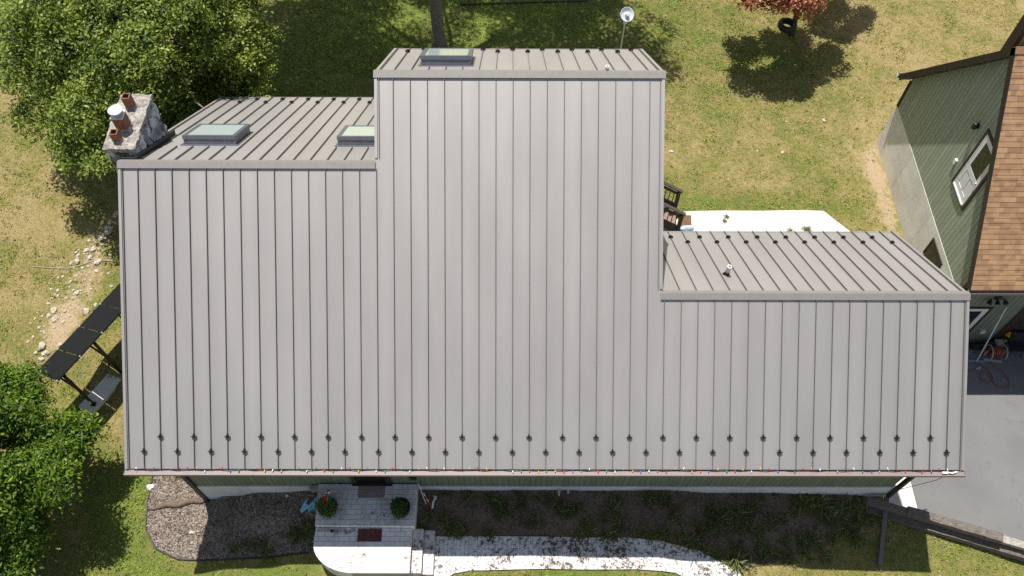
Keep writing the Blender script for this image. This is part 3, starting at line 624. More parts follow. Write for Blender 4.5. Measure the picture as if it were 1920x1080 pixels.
def tree(name, label, base, c, R, nl, ns, lobe, nleaf, size, spread, mat, bark, r0, seed, low=-.55, asp=.55, keep=None, group=None, flat_=.35, more=()):
    base = Vector(base); t = thing(name, label, 'tree', base, group)
    P, Nn, lc = crown_pts(c, R, nl, ns, lobe, seed, low, keep)
    for c2, R2, nl2 in more:
        P2, N2, _ = crown_pts(c2, R2, nl2, ns, lobe * .7, seed + 50, low, keep); P = np.concatenate([P, P2]); Nn = np.concatenate([Nn, N2])
    v, q, tn = leaves(P, Nn, nleaf, size, spread, flat_, asp, seed); fast_mesh('crown', v, q, mat, tn, t)
    mb = MB(); cc = Vector(c); fork = base.lerp(cc, .45); fork.x = base.x + (cc.x - base.x) * .15; fork.y = base.y + (cc.y - base.y) * .15
    mb.tube([base - Vector((0, 0, .2)), base + Vector((0, 0, .25)), base.lerp(fork, .5), fork], [r0 * 1.5, r0 * 1.1, r0, r0 * .85], 12)
    rr = random.Random(seed)
    for i in rr.sample(range(len(lc)), min(len(lc), 26)):
        e = Vector(lc[i]); mid = fork.lerp(e, .5) + Vector((rr.uniform(-.3, .3), rr.uniform(-.3, .3), .25)); mb.tube([fork - Vector((0, 0, rr.uniform(0, .5))), mid, e], [r0 * .5, r0 * .28, r0 * .08], 6)
    mb.build('trunk', bark, t, True)
    return t
def hs(x, y): return h1(x, y)
def keep_tl(P):
    over = (P[:, 0] > -10.9) & (P[:, 1] < 12.75); ch = (P[:, 0] > -11.2) & (P[:, 1] < 9.6)
    return ~(over | ch) & (P[:, 2] > .9) & (P[:, 0] < -8.75 - .22 * (P[:, 2] - 2))
tree('tree', 'big leafy green tree behind the stone chimney', (-12.6, 14.0, hs(-12.6, 14.0)), (-12.9, 14.3, 3.9), (5.0, 4.9, 3.2), 180, 27, .85, 46, .118, .19, M['leaf'], M['bark'], .22, 3, -.45, keep=keep_tl, more=(((-10.3, 14.0, 2.2), (1.3, 1.2, 1.6), 24), ((-11.6, 11.6, 2.2), (1.4, 2.2, 1.8), 24)))
tree('tree', 'bright green leafy tree beside the solar panels in the front corner', (-14.7, .7, hs(-14.7, .7)), (-15.05, .75, 2.3), (2.3, 2.55, 2.15), 58, 24, .68, 42, .125, .17, M['leaf2'], M['bark'], .12, 5, -.5, asp=.42, more=(((-14.1, -1.3, 1.0), (.95, 1.7, 1.1), 24), ((-15.0, -2.6, 1.6), (1.2, 1.2, 1.2), 16), ((-14.5, 2.6, 2.0), (1.1, .7, .7), 10), ((-12.9, .55, 2.2), (.7, .8, .5), 7), ((-13.0, 1.9, 1.6), (.6, .5, .5), 5)))
tree('tree', 'tall grey trunked tree standing behind the centre roof', (-3.76, 19.6, hs(-3.76, 19.6)), (-4.4, 23.4, 10.2), (9.8, 4.8, 2.6), 160, 19, 1.0, 24, .17, .26, M['leaf'], M['bark'], .24, 11, -.7, more=(((-10.3, 21.2, 9.2), (3.6, 2.6, 1.2), 60), ((-7.6, 19.6, 9.6), (2.2, 1.6, 1.0), 24)))  # extra lobes are out of view, added to deepen shade on the back lawn
tree('tree', 'red leaved maple tree with a tyre swing', (11.0, 20.8, hs(11, 20.8)), (9.9, 20.25, 2.35), (2.9, 2.15, 1.25), 44, 22, .6, 44, .105, .14, M['leafred'], M['barkred'], .11, 8, -.7, asp=.7, more=(((12.7, 22.9, 2.9), (1.6, 1.3, .9), 14),))  # extra lobe is out of view, added to cast the shade of another tree
# ------------------------------------------------------------------ garage
GX, GY0, GY1, GRX = 13.31, 6.765, 14.887, 12.935; GA, GZA, GE, GB_, GEZ = 10.71, 7.281, 6.247, 15.14, 1.903; GX1 = 26.5
GT = (GZA - GEZ) / (GA - GE); GC, GS = math.cos(math.atan(GT)), math.sin(math.atan(GT))
gar = thing('garage', 'steep green sided garage with tan shingle roof and concrete base', 'garage', (19, 10.7, -2.4))
def gz(y): return GZA - abs(y - GA) * GT
mb = MB(); t = .16 / GC
mb.prism([(GY0, -2.7), (GY0, gz(GY0) - t), (GA, GZA - t), (GY1, gz(GY1) - t), (GY1, -2.7)], lambda a, b, h: (h, a, b), GX, GX1)
wall = mb.build('wall', [M['sid_side'], M['sid_garage_front']], gar)
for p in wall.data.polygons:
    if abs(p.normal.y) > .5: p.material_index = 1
mb = MB(); mb.box((GX - .012, GY0 + .12, -2.7), (GX + .1, GY1 + .04, .669)); mb.box((GX + .1, GY1 - .1, -2.7), (GX1, GY1 + .04, .669)); mb.build('foundation', M['conc_wall'], gar)
mb = MB(); mb.box((GX - .035, GY1 - .09, .669), (GX - .001, GY1 + .03, 1.9)); mb.box((GX - .03, GY0 - .03, ZD), (GX, GY0 + .1, 2.2)); mb.box((GX, GY0 - .03, ZD), (GX + .1, GY0, 2.2)); mb.build('corner_trim', M['dark'], gar)
def GFR(x, s, n): return (x, GA - s * GC - n * GS, GZA - s * GS + n * GC)
def GBK(x, s, n): return (x, GA + s * GC + n * GS, GZA - s * GS + n * GC)
SG = (GA - GE) / GC; SGB = (GB_ - GA) / GC
mb = MB(); mb.fbox(GFR, (GRX + .03, 0, -.12), (GX1, SG, 0))
ncs = 44; dl = SG / ncs
for i in range(ncs):
    s0, s1 = i * dl, (i + 1) * dl + .01; xa, xb = GRX + .005 * ((i * 7) % 5), GX1
    mb.add([GFR(xa, s0, .004), GFR(xb, s0, .004), GFR(xb, s1, .012), GFR(xa, s1, .012), GFR(xa, s1, .0), GFR(xb, s1, .0)], [(0, 1, 2, 3), (3, 2, 5, 4)])
mb.build('roof', M['shingle'], gar)
mb = MB(); mb.fbox(GBK, (GRX + .03, .12, -.12), (GX1, SGB, 0)); mb.build('roof', M['shingle'], gar)
mb = MB()
for fn in (GFR, GBK): mb.fbox(fn, (GRX + .01, .015 if fn is GFR else -.0, .012), (GX1, .16, .032))
mb.build('ridge_cap', M['shingle'], gar)
mb = MB(); mb.fbox(GFR, (GRX, 0, -.19), (GRX + .03, SG + .01, .012)); mb.fbox(GBK, (GRX, 0, -.19), (GRX + .03, SGB + .02, .02)); mb.build('rake_trim', M['dark'], gar)
mb = MB(); mb.fbox(GFR, (GRX + .03, .1, -.17), (GX, SG, -.125)); mb.fbox(GBK, (GRX + .03, .1, -.17), (GX, SGB, -.125)); mb.box((GX, GE + .02, GEZ - .17), (GX1, GY0, GEZ - .15)); mb.build('soffit', M['dark'], gar)
mb = MB(); z = GEZ - .02; mb.box((GRX - .02, GE - .12, z - .12), (GX1, GE - .005, z - .11)); mb.box((GRX - .02, GE - .13, z - .12), (GX1, GE - .12, z)); mb.box((GRX - .02, GE - .005, z - .12), (GX1, GE + .01, z - .02)); mb.box((GRX - .03, GE - .14, z - .12), (GRX - .02, GE + .01, z)); mb.build('gutter', M['gutter'], gar)
mb = MB(); mb.tube([(GRX + .06, GE - .06, z - .12), (GRX + .08, GE - .02, z - .3), (GX + .05, GY0 - .07, z - .62), (GX + .05, GY0 - .07, ZD + .1)], .045, 8); mb.build('downspout', M['dark'], gar)
mb = MB(); z = gz(GB_) - .03; mb.box((GRX - .02, GB_ + .005, z - .12), (GX1, GB_ + .12, z)); mb.build('gutter', M['dark'], gar)
mb = MB(); mb.box((GRX - .035, GB_, z - .125), (GRX - .02, GB_ + .125, z + .005)); mb.build('gutter_cap', M['white'], gar)
# high white door in the gable
y0, y1, z0, z1 = 9.035, 10.027, 2.322, 4.592
mb = MB(); x = GX - .035
for a, b in (((y0 - .11, z0 - .08), (y0, z1 + .1)), ((y1, z0 - .08), (y1 + .11, z1 + .1)), ((y0, z1), (y1, z1 + .1)), ((y0, z0 - .08), (y1, z0))): mb.box((x, a[0], a[1]), (GX, b[0], b[1]))
df = mb.build('door_frame', M['dark'], gar); df['label'] = 'dark frame of the high door in the gable'
mb = MB(); mb.box((GX - .028, y0, z0), (GX - .006, y0 + .05, z1)); mb.box((GX - .028, y1 - .05, z0), (GX - .006, y1, z1)); mb.box((GX - .028, y0 + .05, z1 - .05), (GX - .006, y1 - .05, z1)); mb.box((GX - .06, y0 + .05, z0), (GX - .004, y1 - .05, z0 + .05)); mb.build('jamb', M['white'], df)
ya, yb, za, zb = y0 + .05, y1 - .05, z0 + .05, z1 - .05; mb = MB()
mb.box((GX - .012, ya, za), (GX - .003, yb, zb))
for a, b in (((ya, za), (ya + .13, zb)), ((yb - .13, za), (yb, zb)), ((ya + .13, za), (yb - .13, za + .2)), ((ya + .13, zb - .14), (yb - .13, zb)), ((ya + .13, za + .8), (yb - .13, za + .98)), (((ya + yb) / 2 - .04, za + .2), ((ya + yb) / 2 + .04, za + .8))): mb.box((GX - .022, a[0], a[1]), (GX - .012, b[0], b[1]))
d = mb.build('door', M['white'], gar); d['label'] = 'white door high in the gable wall'
mb = MB(); mb.box((GX - .017, ya + .14, za + .99), (GX - .0125, yb - .14, zb - .15)); mb.build('glass', M['dglass'], d)
mb = MB(); mb.lathe((GX - .022, ya + .07, za + .95), [(.0, .0), (.03, .0), (.02, .03), (.033, .05), (0, .065)], 10, (-1, 0, 0)); mb.build('knob', M['steel'], d)
# lamp, outlet box, basement window
mb = MB(); mb.lathe((GX, 10.6, 4.294), [(.09, 0), (.09, .02), (.03, .03), (.03, .1)], 12, (-1, 0, 0)); mb.lathe((GX - .1, 10.6, 4.22), [(.0, .2), (.06, .18), (.085, .1), (.075, -.02), (0, -.02)], 12); mb.build('wall_lamp', M['black'], gar)
mb = MB(); mb.box((GX - .07, 10.43, 2.67), (GX, 10.55, 2.85)); mb.build('outlet_box', M['whitep'], gar)
mb = MB(); y0, y1, z0, z1 = 8.143, 9.212, -.467, .382; x = GX - .04
for a, b in (((y0, z0), (y0 + .06, z1)), ((y1 - .06, z0), (y1, z1)), ((y0 + .06, z1 - .06), (y1 - .06, z1)), ((y0 + .06, z0), (y1 - .06, z0 + .06))): mb.box((x, a[0], a[1]), (GX - .0115, b[0], b[1]))
wf = mb.build('window', M['dark'], gar); mb = MB(); mb.box((GX - .022, y0 + .06, z0 + .06), (GX - .0125, y1 - .06, z1 - .06)); mb.build('pane', M['dglass'], wf)
# front: flood light, white door, dark garage door
fl = MB(); fl.box((14.478, GY0 - .04, .536), (14.699, GY0, .669)); fl.build('light_base', M['black'], gar)
for k, (x, a) in enumerate(((14.39, -.5), (14.588, 0), (14.787, .5))):
    mb = MB(); mb.lathe((x, GY0 - .05, .558), [(.03, 0), (.04, .06), (.07, .1), (.085, .17), (.0, .15)], 12, (a, -.8, -.6)); mb.build('flood_light', M['black'], gar)
mb = MB(); x0, x1, z1, zf = 13.696, 14.655, -.103, ZD
mb.box((x0 - .1, GY0 - .03, zf), (x0, GY0, z1 + .1)); mb.box((x1, GY0 - .03, zf), (x1 + .1, GY0, z1 + .1)); mb.box((x0, GY0 - .03, z1), (x1, GY0, z1 + .1)); d2f = mb.build('door_frame', M['dark'], gar)
mb = MB(); mb.box((x0, GY0 - .02, zf + .03), (x1, GY0 - .004, z1))
for a, b in (((x0, zf + .03), (x0 + .15, z1)), ((x1 - .15, zf + .03), (x1, z1)), ((x0 + .15, zf + 1.0), (x1 - .15, zf + 1.16)), ((x0 + .15, z1 - .15), (x1 - .15, z1)), ((x0 + .15, zf + .03), (x1 - .15, zf + .27))): mb.box((a[0], GY0 - .026, a[1]), (b[0], GY0 - .02, b[1]))
d2 = mb.build('door', M['white'], gar); mb = MB(); mb.box((x0 + .16, GY0 - .024, zf + 1.17), (x1 - .16, GY0 - .0205, z1 - .16)); mb.build('glass', M['dglass'], d2)
mb = MB(); mb.box((15.095, GY0 - .07, -1.712), (15.228, GY0, -1.535)); mb.build('outlet_box', M['whitep'], gar)
mb = MB()
for i in range(4): mb.box((15.9, GY0 - .02 - .002 * (i % 2), zf + .176 + i * .6), (21.2, GY0 + .0, zf + .176 + (i + 1) * .6 - .015))
mb.box((15.74, GY0 - .04, zf), (15.9, GY0, zf + 2.65)); mb.build('garage_door', M['garage_door'], gar)
mb = MB(); mb.box((15.9, GY0 - .03, zf + .02), (21.2, GY0 - .001, zf + .174)); mb.build('door_seal', M['beige'], gar)
# raised wall just behind the ridge
mb = MB(); mb.box((13.57, 11.52, 5.4), (17.0, 11.8, 8.1)); mb.build('parapet_wall', M['sid_garage_front'], gar)
mb = MB(); mb.box((13.42, 11.49, 5.6), (13.569, 11.83, 8.15)); mb.build('corner_trim', M['dark'], gar)

# ------------------------------------------------------------------ solar panels on posts
E1 = Vector((.485, .8745, 0)); W1 = Vector((-1.04, .53, -.6)); A = Vector((-13.53, 3.18, 1.9)); N1 = E1.cross(W1).normalized()
if N1.z < 0: N1 = -N1
WL = W1.length; W1 = W1.normalized()
def SP(a, b, c): return A + E1 * a + W1 * b + N1 * c
sol = thing('solar_array', 'row of black solar panels on slanted ground posts', 'solar panels', (-12.9, 4.0, -.2))
for i in range(4):
    mb = MB(); mb.fbox(SP, (i * .88 + .02, 0, 0), (i * .88 + .86, WL, .035)); p = mb.build('panel', M['panel'], sol)
    mb = MB(); a_, b_ = i * .88 + .014, i * .88 + .866
    for q_, r_ in (((a_, -.008, -.01), (b_, .002, .037)), ((a_, WL - .002, -.01), (b_, WL + .008, .037)), ((a_, .0, -.012), (a_ + .008, WL, .036)), ((b_ - .008, .0, -.012), (b_, WL, .036))): mb.fbox(SP, q_, r_)
    mb.build('frame', M['black'], p)
mb = MB(); mb.fbox(SP, (.02, .22, -.06), (3.5, .27, -.01)); mb.fbox(SP, (.02, WL - .3, -.06), (3.5, WL - .25, -.01)); mb.build('rail', M['black'], sol)
mb = MB()
for i in range(5): mb.fbox(SP, (i * .88 - .02, -.02, -.01), (i * .88 + .02, .015, .045)); mb.fbox(SP, (i * .88 - .02, WL - .015, -.01), (i * .88 + .02, WL + .02, .045))
mb.build('clamp', M['steel'], sol)
for a in (.22, 1.42, 2.62):
    b = SP(a, .06, -.06); base = Vector((b.x, b.y, -.14)); mb = MB(); mb.tube([base, b], .05, 8); mb.box((base.x - .07, base.y - .07, -.14), (base.x + .07, base.y + .07, -.12)); mb.build('post', M['black'], sol)
    mb = MB(); mb.tube([base + Vector((0, 0, 1.0)), SP(a, WL * .7, -.06)], .03, 6); mb.build('brace', M['black'], sol)
mb = MB(); q0 = Vector((-13.88, 3.30, 0)); n2 = Vector((.8745, -.485, 0))
mb.fbox(lambda a, b, c: q0 + E1 * a + n2 * b + Vector((0, 0, c)), (0, 0, -.5), (3.6, .5, -.14)); mb.alone('concrete_footing', M['slab'], 'grey concrete footing strip under the solar panel posts', 'concrete slab', bevel=.01)

# ------------------------------------------------------------------ dish on its mast
dish = thing('dish_antenna', 'round grey dish antenna on a thin pole behind the centre roof', 'antenna', (3.20, 17.0, -1.25))
mb = MB(); mb.tube([(3.20, 17.0, -1.4), (3.25, 17.0, 2.74)], .03, 8); mb.build('pole', M['steel'], dish)
ax = Vector((.22, -.62, .75)).normalized(); c = Vector((3.28, 17.07, 2.93))
mb = MB(); mb.lathe(c, [(.0, -.02), (.13, -.005), (.215, .03), (.255, .07), (.26, .065), (.215, .015), (.11, -.025), (0, -.04)], 28, ax); mb.build('reflector', M['dish'], dish, True)
mb = MB(); mb.lathe(c, [(.08, -.01), (.075, .05), (.09, .07), (.065, .14), (0, .15)], 14, ax); mb.box((3.19, 16.92, 2.64), (3.32, 17.05, 2.79)); mb.bar((3.26, 16.98, 2.72), c, .06, .06); mb.build('feed', M['whitep'], dish)

# ------------------------------------------------------------------ deck stairs behind the right roof
st = thing('deck_stairs', 'weathered wooden deck stairs with dark brown railings leading to the patio', 'stairs', (4, 11.1, -1.32))
PA, PZ = 5.15, -1.32; y0, y1 = 10.64, 11.64
for i in range(11):
    x1 = PA - .04 - i * .265; z = PZ + .19 * (i + 1); mb = MB(); mb.box((x1 - .285, y0 + .03, z - .04), (x1, y1 - .03, z)); mb.build('tread', M['deck'], st)
for y in (y0, y1): mb = MB(); mb.bar((PA - .05, y, PZ + .08), (PA - 2.9, y, PZ + 2.12), .045, .24); mb.build('stringer', M['dark'], st)
for y in (y0, y1):
    for xx, za, zb in ((PA, PZ - .02, PZ + 1.05), (PA - 2.9, PZ + 1.4, PZ + 3.1)): mb = MB(); mb.box((xx - .06, y - .06, za), (xx + .06, y + .06, zb)); mb.build('post', M['dark'], st)
    mb = MB(); mb.bar((PA + .12, y, PZ + 1.02), (PA - 2.95, y, PZ + 3.2), .14, .04); mb.build('handrail', M['deck_dark'], st)
    mb = MB(); mb.bar((PA - .06, y, PZ + .93), (PA - 2.85, y, PZ + 2.93), .04, .09); mb.bar((PA - .06, y, PZ + .32), (PA - 2.85, y, PZ + 2.32), .04, .08); mb.build('rail', M['dark'], st)
    mb = MB()
    for i in range(1, 18): x = PA - i * .16; q = i * .16 * .717; mb.box((x - .013, y - .013, PZ + .3 + q), (x + .013, y + .013, PZ + .93 + q))
    mb.build('balusters', M['black'], st)['kind'] = 'stuff'
mb = MB(); mb.box((1.0, 10.45, .80), (PA - 2.95, 12.0, .9)); mb.build('landing', M['deck'], st)
flat('doormat', [(5.22, 10.80), (5.68, 10.78), (5.72, 11.33), (5.22, 11.33)], h1(5.4, 11) + .045, .015, M['mat_brown'], 'brown doormat on the white patio below the deck stairs', 'doormat')
mb = MB(); mb.ball((5.47, 10.70, h1(5.4, 10.7) + .1), (.26, .12, .1), 10, .5, 3); mb.ball((5.0, 10.82, h1(5, 10.8) + .12), (.11, .1, .09), 8, .6, 5); mb.alone('plastic_bag', M['plasticbag'], 'crumpled pale blue plastic bag at the foot of the deck stairs', 'bag', smooth=True)

# ------------------------------------------------------------------ timbers along the driveway
def timber(p, q, wdt, hgt, mat, label, gap=0):
    p, q = Vector(p), Vector(q); mb = MB(); t = (q - p); n = 14; L = t.length; t.normalize(); s = Vector((t.y, -t.x, 0)); rr = random.Random(int(p.x * 97))
    vs = []; fs = []
    for i in range(n + 1):
        c = p + t * (L * i / n); j = lambda: rr.uniform(-.008, .008)
        vs += [c + s * (-wdt / 2 + j()) + Vector((0, 0, j())), c + s * (wdt / 2 + j()) + Vector((0, 0, j())), c + s * (wdt / 2 + j()) + Vector((0, 0, hgt + j())), c + s * (-wdt / 2 + j()) + Vector((0, 0, hgt + j()))]
    for i in range(n):
        for k in range(4): fs.append((i * 4 + k, i * 4 + (k + 1) % 4, i * 4 + 4 + (k + 1) % 4, i * 4 + 4 + k))
    fs += [(3, 2, 1, 0), tuple(n * 4 + k for k in range(4))]; mb.add(vs, fs)
    return mb.alone('timber_beam', mat, label, 'timber', 'timbers edging the driveway')
timber((9.22, .37, .02), (10.30, .03, .02), .185, .2, M['timber'], 'short grey timber beam ending at the house corner')
timber((10.24, .06, .05), (12.66, -.70, .05), .235, .22, M['timber'], 'longest weathered timber beam on top of the retaining edge')
timber((12.64, -.66, -.02), (13.5, -.94, -.02), .21, .15, M['timber_pale'], 'bleached pale timber beam at the right end of the retaining edge')
timber((9.25, .22, -.38), (12.0, -.64, -.38), .2, .26, M['timber'], 'lower timber beam under the short one on the lawn side')
timber((12.0, -.64, -.42), (14.8, -1.5, -.42), .2, .28, M['timber'], 'lower timber beam under the pale one on the lawn side')

# ------------------------------------------------------------------ planters and bits on the porch
def planter(x, y, r, h, label, seed):
    t = thing('planter', label, 'planter', (x, y, .93)); mb = MB(); mb.lathe((x, y, .93), [(r * .8, 0), (r, h), (r * 1.02, h + .02), (r * .93, h + .02), (r * .9, h - .06), (0, h - .06)], 28); mb.build('pot', M['pot'], t, True)
    r_ = np.random.default_rng(seed); K = 150; a = r_.uniform(0, 2 * PI, K); q = np.sqrt(r_.uniform(0, 1, K)) * r * .78 * (.75 + .35 * np.sin(a * 2.3 + seed))
    P = np.stack([x - .02 + q * np.cos(a), y - .05 + q * np.sin(a), .93 + h - .02 + .16 * r_.uniform(0, 1, K) ** 1.5], 1)
    v, f, tn = leaves(P, np.tile([0, 0, 1.], (K, 1)), 22, .06, .06, .8, .4, seed); fast_mesh('foliage', v, f, M['shrub'], tn, t)
    return t
planter(-5.72, -.14, .26, .32, 'round brown planter of green foliage at the left porch edge', 21); planter(-3.76, -.17, .255, .32, 'round brown planter of green foliage near the porch steps', 22)
t = thing('garden_spinner', 'rainbow striped garden spinner stuck in the left planter', 'garden ornament', (-5.88, .0, 1.25))
cols = [M['red'], M['orange'], M['yellow'], M['green'], M['bulbblue']]
for i in range(5):
    mb = MB(); a0_, a1_ = -2.0 + i * .42, -2.0 + (i + 1) * .42; c = Vector((-5.78, .10, 1.42))
    mb.add([c + Vector((.10, .06, .02)), c + Vector((.26 * math.cos(a0_ - .3), .26 * math.sin(a0_ - .3), -.05)), c + Vector((.24 * math.cos(a1_ - .3) - .02, .24 * math.sin(a1_ - .3), .0)), c + Vector((.10, .06, -.01)), c + Vector((.25 * math.cos(a0_ - .3), .25 * math.sin(a0_ - .3), -.07)), c + Vector((.23 * math.cos(a1_ - .3) - .02, .23 * math.sin(a1_ - .3), -.03))], [(0, 1, 2), (5, 4, 3), (0, 3, 4, 1), (1, 4, 5, 2), (2, 5, 3, 0)])
    o = mb.build('sail', cols[i], t); o.rotation_euler = (0, 0, 0)
mb = MB(); mb.tube([(-5.66, .14, 1.2), (-5.66, .14, 1.5)], .012, 6); mb.ball((-5.66, .14, 1.5), .03, 6); mb.build('stake', M['whitep'], t)
bz = h1(-6.3, .1); PB = [(-6.60, -.05), (-6.52, .12), (-6.40, .27), (-6.44, .10), (-6.36, .05), (-6.27, .14), (-6.17, .30), (-6.14, .28), (-6.16, .06), (-6.20, -.06), (-6.28, -.03), (-6.32, -.16), (-6.38, -.03), (-6.50, -.10), (-6.56, -.13)]
mb = MB(); mb.prism([(a, b) for a, b in PB], lambda a, b, h: (a, b, h + .12 * math.sin((a + 6.6) * 5)), bz + .30, bz + .345); mb.tube([(-6.33, .02, bz), (-6.33, .02, bz + .4)], .012, 6)
mb.alone('garden_ornament', M['blue'], 'light blue cut-out ornament in the mulch left of the porch', 'garden ornament')
# rake-like tools on the right of the porch
t = thing('marker_pole', 'red and white striped pole leaning on the right porch side', 'pole', (-3.1, .15, .35)); p0, p1 = Vector((-3.36, .53, 1.05)), Vector((-3.0, .06, .42))
for i in range(8):
    mb = MB(); mb.tube([p0.lerp(p1, i / 8), p0.lerp(p1, (i + 1) / 8 - .002)], .016 if i < 7 else .03, 7); mb.build('band', M['white'] if i in (0, 1, 3, 5) else M['red'], t)
mb = MB(); mb.tube([(-3.30, .42, .80), (-3.16, .16, .44)], .014, 6); mb.alone('pole', M['whitep'], 'short pale pole beside the striped pole by the porch', 'pole')
p = gt(813, 945); mb = MB(); mb.tube([(p.x - .02, p.y - .16, p.z + .12), (p.x, p.y, p.z + .16), (p.x + .06, p.y + .16, p.z + .14), (p.x, p.y + .18, p.z + .14)], [.03, .032, .035, .03], 8); mb.alone('white_pipe', M['whitep'], 'curved white pipe piece lying in the soil bed by the porch', 'pipe')
p = gt(284, 914); mb = MB(); mb.ball((p.x, p.y, p.z + .05), (.11, .09, .07), 7, .5, 2); mb.alone('paper_scrap', M['white'], 'white block lying at the edge of the grey mulch bed', 'block')
for px, py, lab in ((361, 999, 'larger pale wood chunk lying on the grey mulch'), (361, 1018, 'smaller pale wood chunk lying on the grey mulch'), (539, 931, 'tiny white scrap in the shaded mulch under the eave')):
    p = gt(px, py); mb = MB(); mb.ball((p.x, p.y, p.z + .05), (.10 if py == 999 else .05, .045, .03), 6, .6, px); o = mb.alone('wood_chunk', M['rock'] if py > 935 else M['white'], lab, 'scrap')
# edging of the mulch bed and the ridge of cloth across it
mb = MB(); ed = [(-11.2, 2.4), (-11.29, 1.3), (-11.29, .48), (-11.16, -.29), (-10.77, -.82), (-10.1, -1.11), (-8.76, -1.18), (-7.4, -1.14), (-6.1, -1.04)]
dn = []
for a, b in zip(ed, ed[1:]): dn += [(a[0] + (b[0] - a[0]) * i / 5, a[1] + (b[1] - a[1]) * i / 5) for i in range(5)]
mb.tube([(a, b, h1(a, b) + .05) for a, b in dn], .022, 6); mb.alone('garden_edging', M['black'], 'thin black edging curving round the grey mulch bed', 'edging')
mb = MB(); pts = [gt(278 + (390 - 278) * i / 9, 955 - 17 * i / 9 + 2.2 * math.sin(i * 1.7)) + Vector((0, 0, .07)) for i in range(10)]; mb.tube(pts, [.03, .05, .07, .085, .09, .085, .09, .08, .075, .06], 8); mb.alone('cloth_ridge', plain('brown_cloth', (.16, .115, .085), .95, 0, .3, 12), 'brown fabric ridge running across the grey mulch to the house corner', 'landscape cloth', smooth=True)
mb = MB(); pts = [gt(862 + 30 * i, 10 - .9 * i) + Vector((0, 0, .05)) for i in range(9)]; mb.tube(pts, .03, 6); mb.alone('garden_edging', M['black'], 'straight dark edging strip at the top of the back lawn', 'edging')

# ------------------------------------------------------------------ things in front of the garage
b0, b1 = Vector((15.095, 5.983, ZD + .03)), Vector((15.14, GY0 - .03, ZD + 2.42)); t = thing('squeegee', 'long handled floor squeegee leaning against the green garage wall', 'squeegee', (15.1, 5.98, ZD))
mb = MB(); mb.tube([b0, b1], .019, 8); mb.build('handle', M['whitep'], t); mb = MB(); mb.bar((14.81, 6.0, ZD + .035), (15.36, 5.96, ZD + .035), .05, .065); mb.build('head', M['bluegrey'], t)
t = thing('hose_reel', 'hose reel with orange hose coiled between white rings', 'hose reel', (15.7, 6.2, ZD)); c = Vector((15.68, 6.21, ZD + .29))
for dx in (-.22, .27):
    mb = MB(); mb.tube([c + Vector((dx, .25 * math.cos(2 * PI * i / 20), .25 * math.sin(2 * PI * i / 20))) for i in range(21)], .02, 6); mb.build('ring', M['beige'], t)
mb = MB(); pts = []
for i in range(170): a = 2 * PI * i / 13; rr_ = .15 + .03 * math.sin(i * .5); pts.append(c + Vector((-.19 + .42 * abs(((i / 28) % 2) - 1), rr_ * math.cos(a), rr_ * math.sin(a))))
mb.tube(pts, .019, 6); mb.build('coil', M['hose'], t); mb = MB(); z = ZD; mb.bar((15.36, 6.06, z + .02), (15.96, 5.97, z + .02), .08, .03); mb.bar((15.4, 6.38, z + .02), (15.96, 6.38, z + .02), .07, .03); mb.box((15.38, 6.19, z), (15.42, 6.24, z + .33)); mb.box((15.98, 6.19, z), (16.02, 6.24, z + .33)); mb.build('frame', M['beige'], t)
HP = [(1856, 672), (1860, 682), (1868, 690), (1880, 698), (1889, 708), (1893, 718), (1889, 726), (1880, 728.5), (1871, 725), (1863, 716), (1858, 706), (1852, 700), (1845, 698), (1840, 700), (1838, 706), (1842, 713), (1850, 717), (1858, 716), (1861.5, 710), (1859, 703), (1853, 695), (1844, 688), (1834, 683), (1822, 678)]
def smooth_path(P, z):
    P = [at(a, b, z) for a, b in P]; out = []
    for i in range(len(P) - 1):
        p0, p1, p2, p3 = P[max(i - 1, 0)], P[i], P[i + 1], P[min(i + 2, len(P) - 1)]
        for k in range(5): u_ = k / 5; out.append(.5 * ((2 * p1) + (p2 - p0) * u_ + (2 * p0 - 5 * p1 + 4 * p2 - p3) * u_ ** 2 + (3 * p1 - p0 - 3 * p2 + p3) * u_ ** 3))
    return out + [P[-1]]
mb = MB(); mb.tube(smooth_path(HP, ZD + .02), .015, 6); mb.alone('hose', M['hose'], 'orange hose looping over the shaded asphalt from the reel', 'hose')
mb = MB(); mb.tube(smooth_path([(1800, 697), (1812, 697), (1822, 695), (1830, 692)], ZD + .02), .014, 6); mb.alone('hose', M['hose'], 'end of an orange hose with a nozzle near the house edge', 'hose')
p = at(1834, 691, ZD + .03); mb = MB(); mb.bar(p - Vector((.07, .02, 0)), p + Vector((.08, .03, .01)), .035, .03); mb.bar(p + Vector((0, .04, 0)), p + Vector((.05, -.08, 0)), .025, .02); mb.alone('hose_nozzle', M['steel'], 'metal hose nozzle lying on the asphalt', 'nozzle')
t = thing('folding_chair', 'black folding chair standing by the dark garage door', 'chair', (16.4, 6.37, ZD)); q = Vector((16.38, 6.35, ZD))
mb = MB(); mb.bar(q + Vector((0, -.2, .45)), q + Vector((0, .2, .43)), .55, .05); mb.build('seat', M['chairfab'], t, bevel=.02); mb = MB(); mb.bar(q + Vector((0, .2, .45)), q + Vector((0, .27, .92)), .57, .04, (0, 1, 0)); mb.build('backrest', M['chairfab'], t, bevel=.015)
for sx in (-1, 1):
    for a, b in ((-.22, .2), (.24, -.22)): mb = MB(); mb.tube([q + Vector((.29 * sx, a, 0)), q + Vector((.29 * sx, b, .48))], .016, 6); mb.build('leg', M['black'], t)
mb = MB(); mb.box((15.8, 6.46, ZD), (16.06, 6.70, ZD + .33)); mb.box((15.84, 6.5, ZD + .33), (16.02, 6.66, ZD + .37)); mb.alone('bucket_box', M['beige'], 'small beige box by the garage wall behind the hose reel', 'box', bevel=.02)
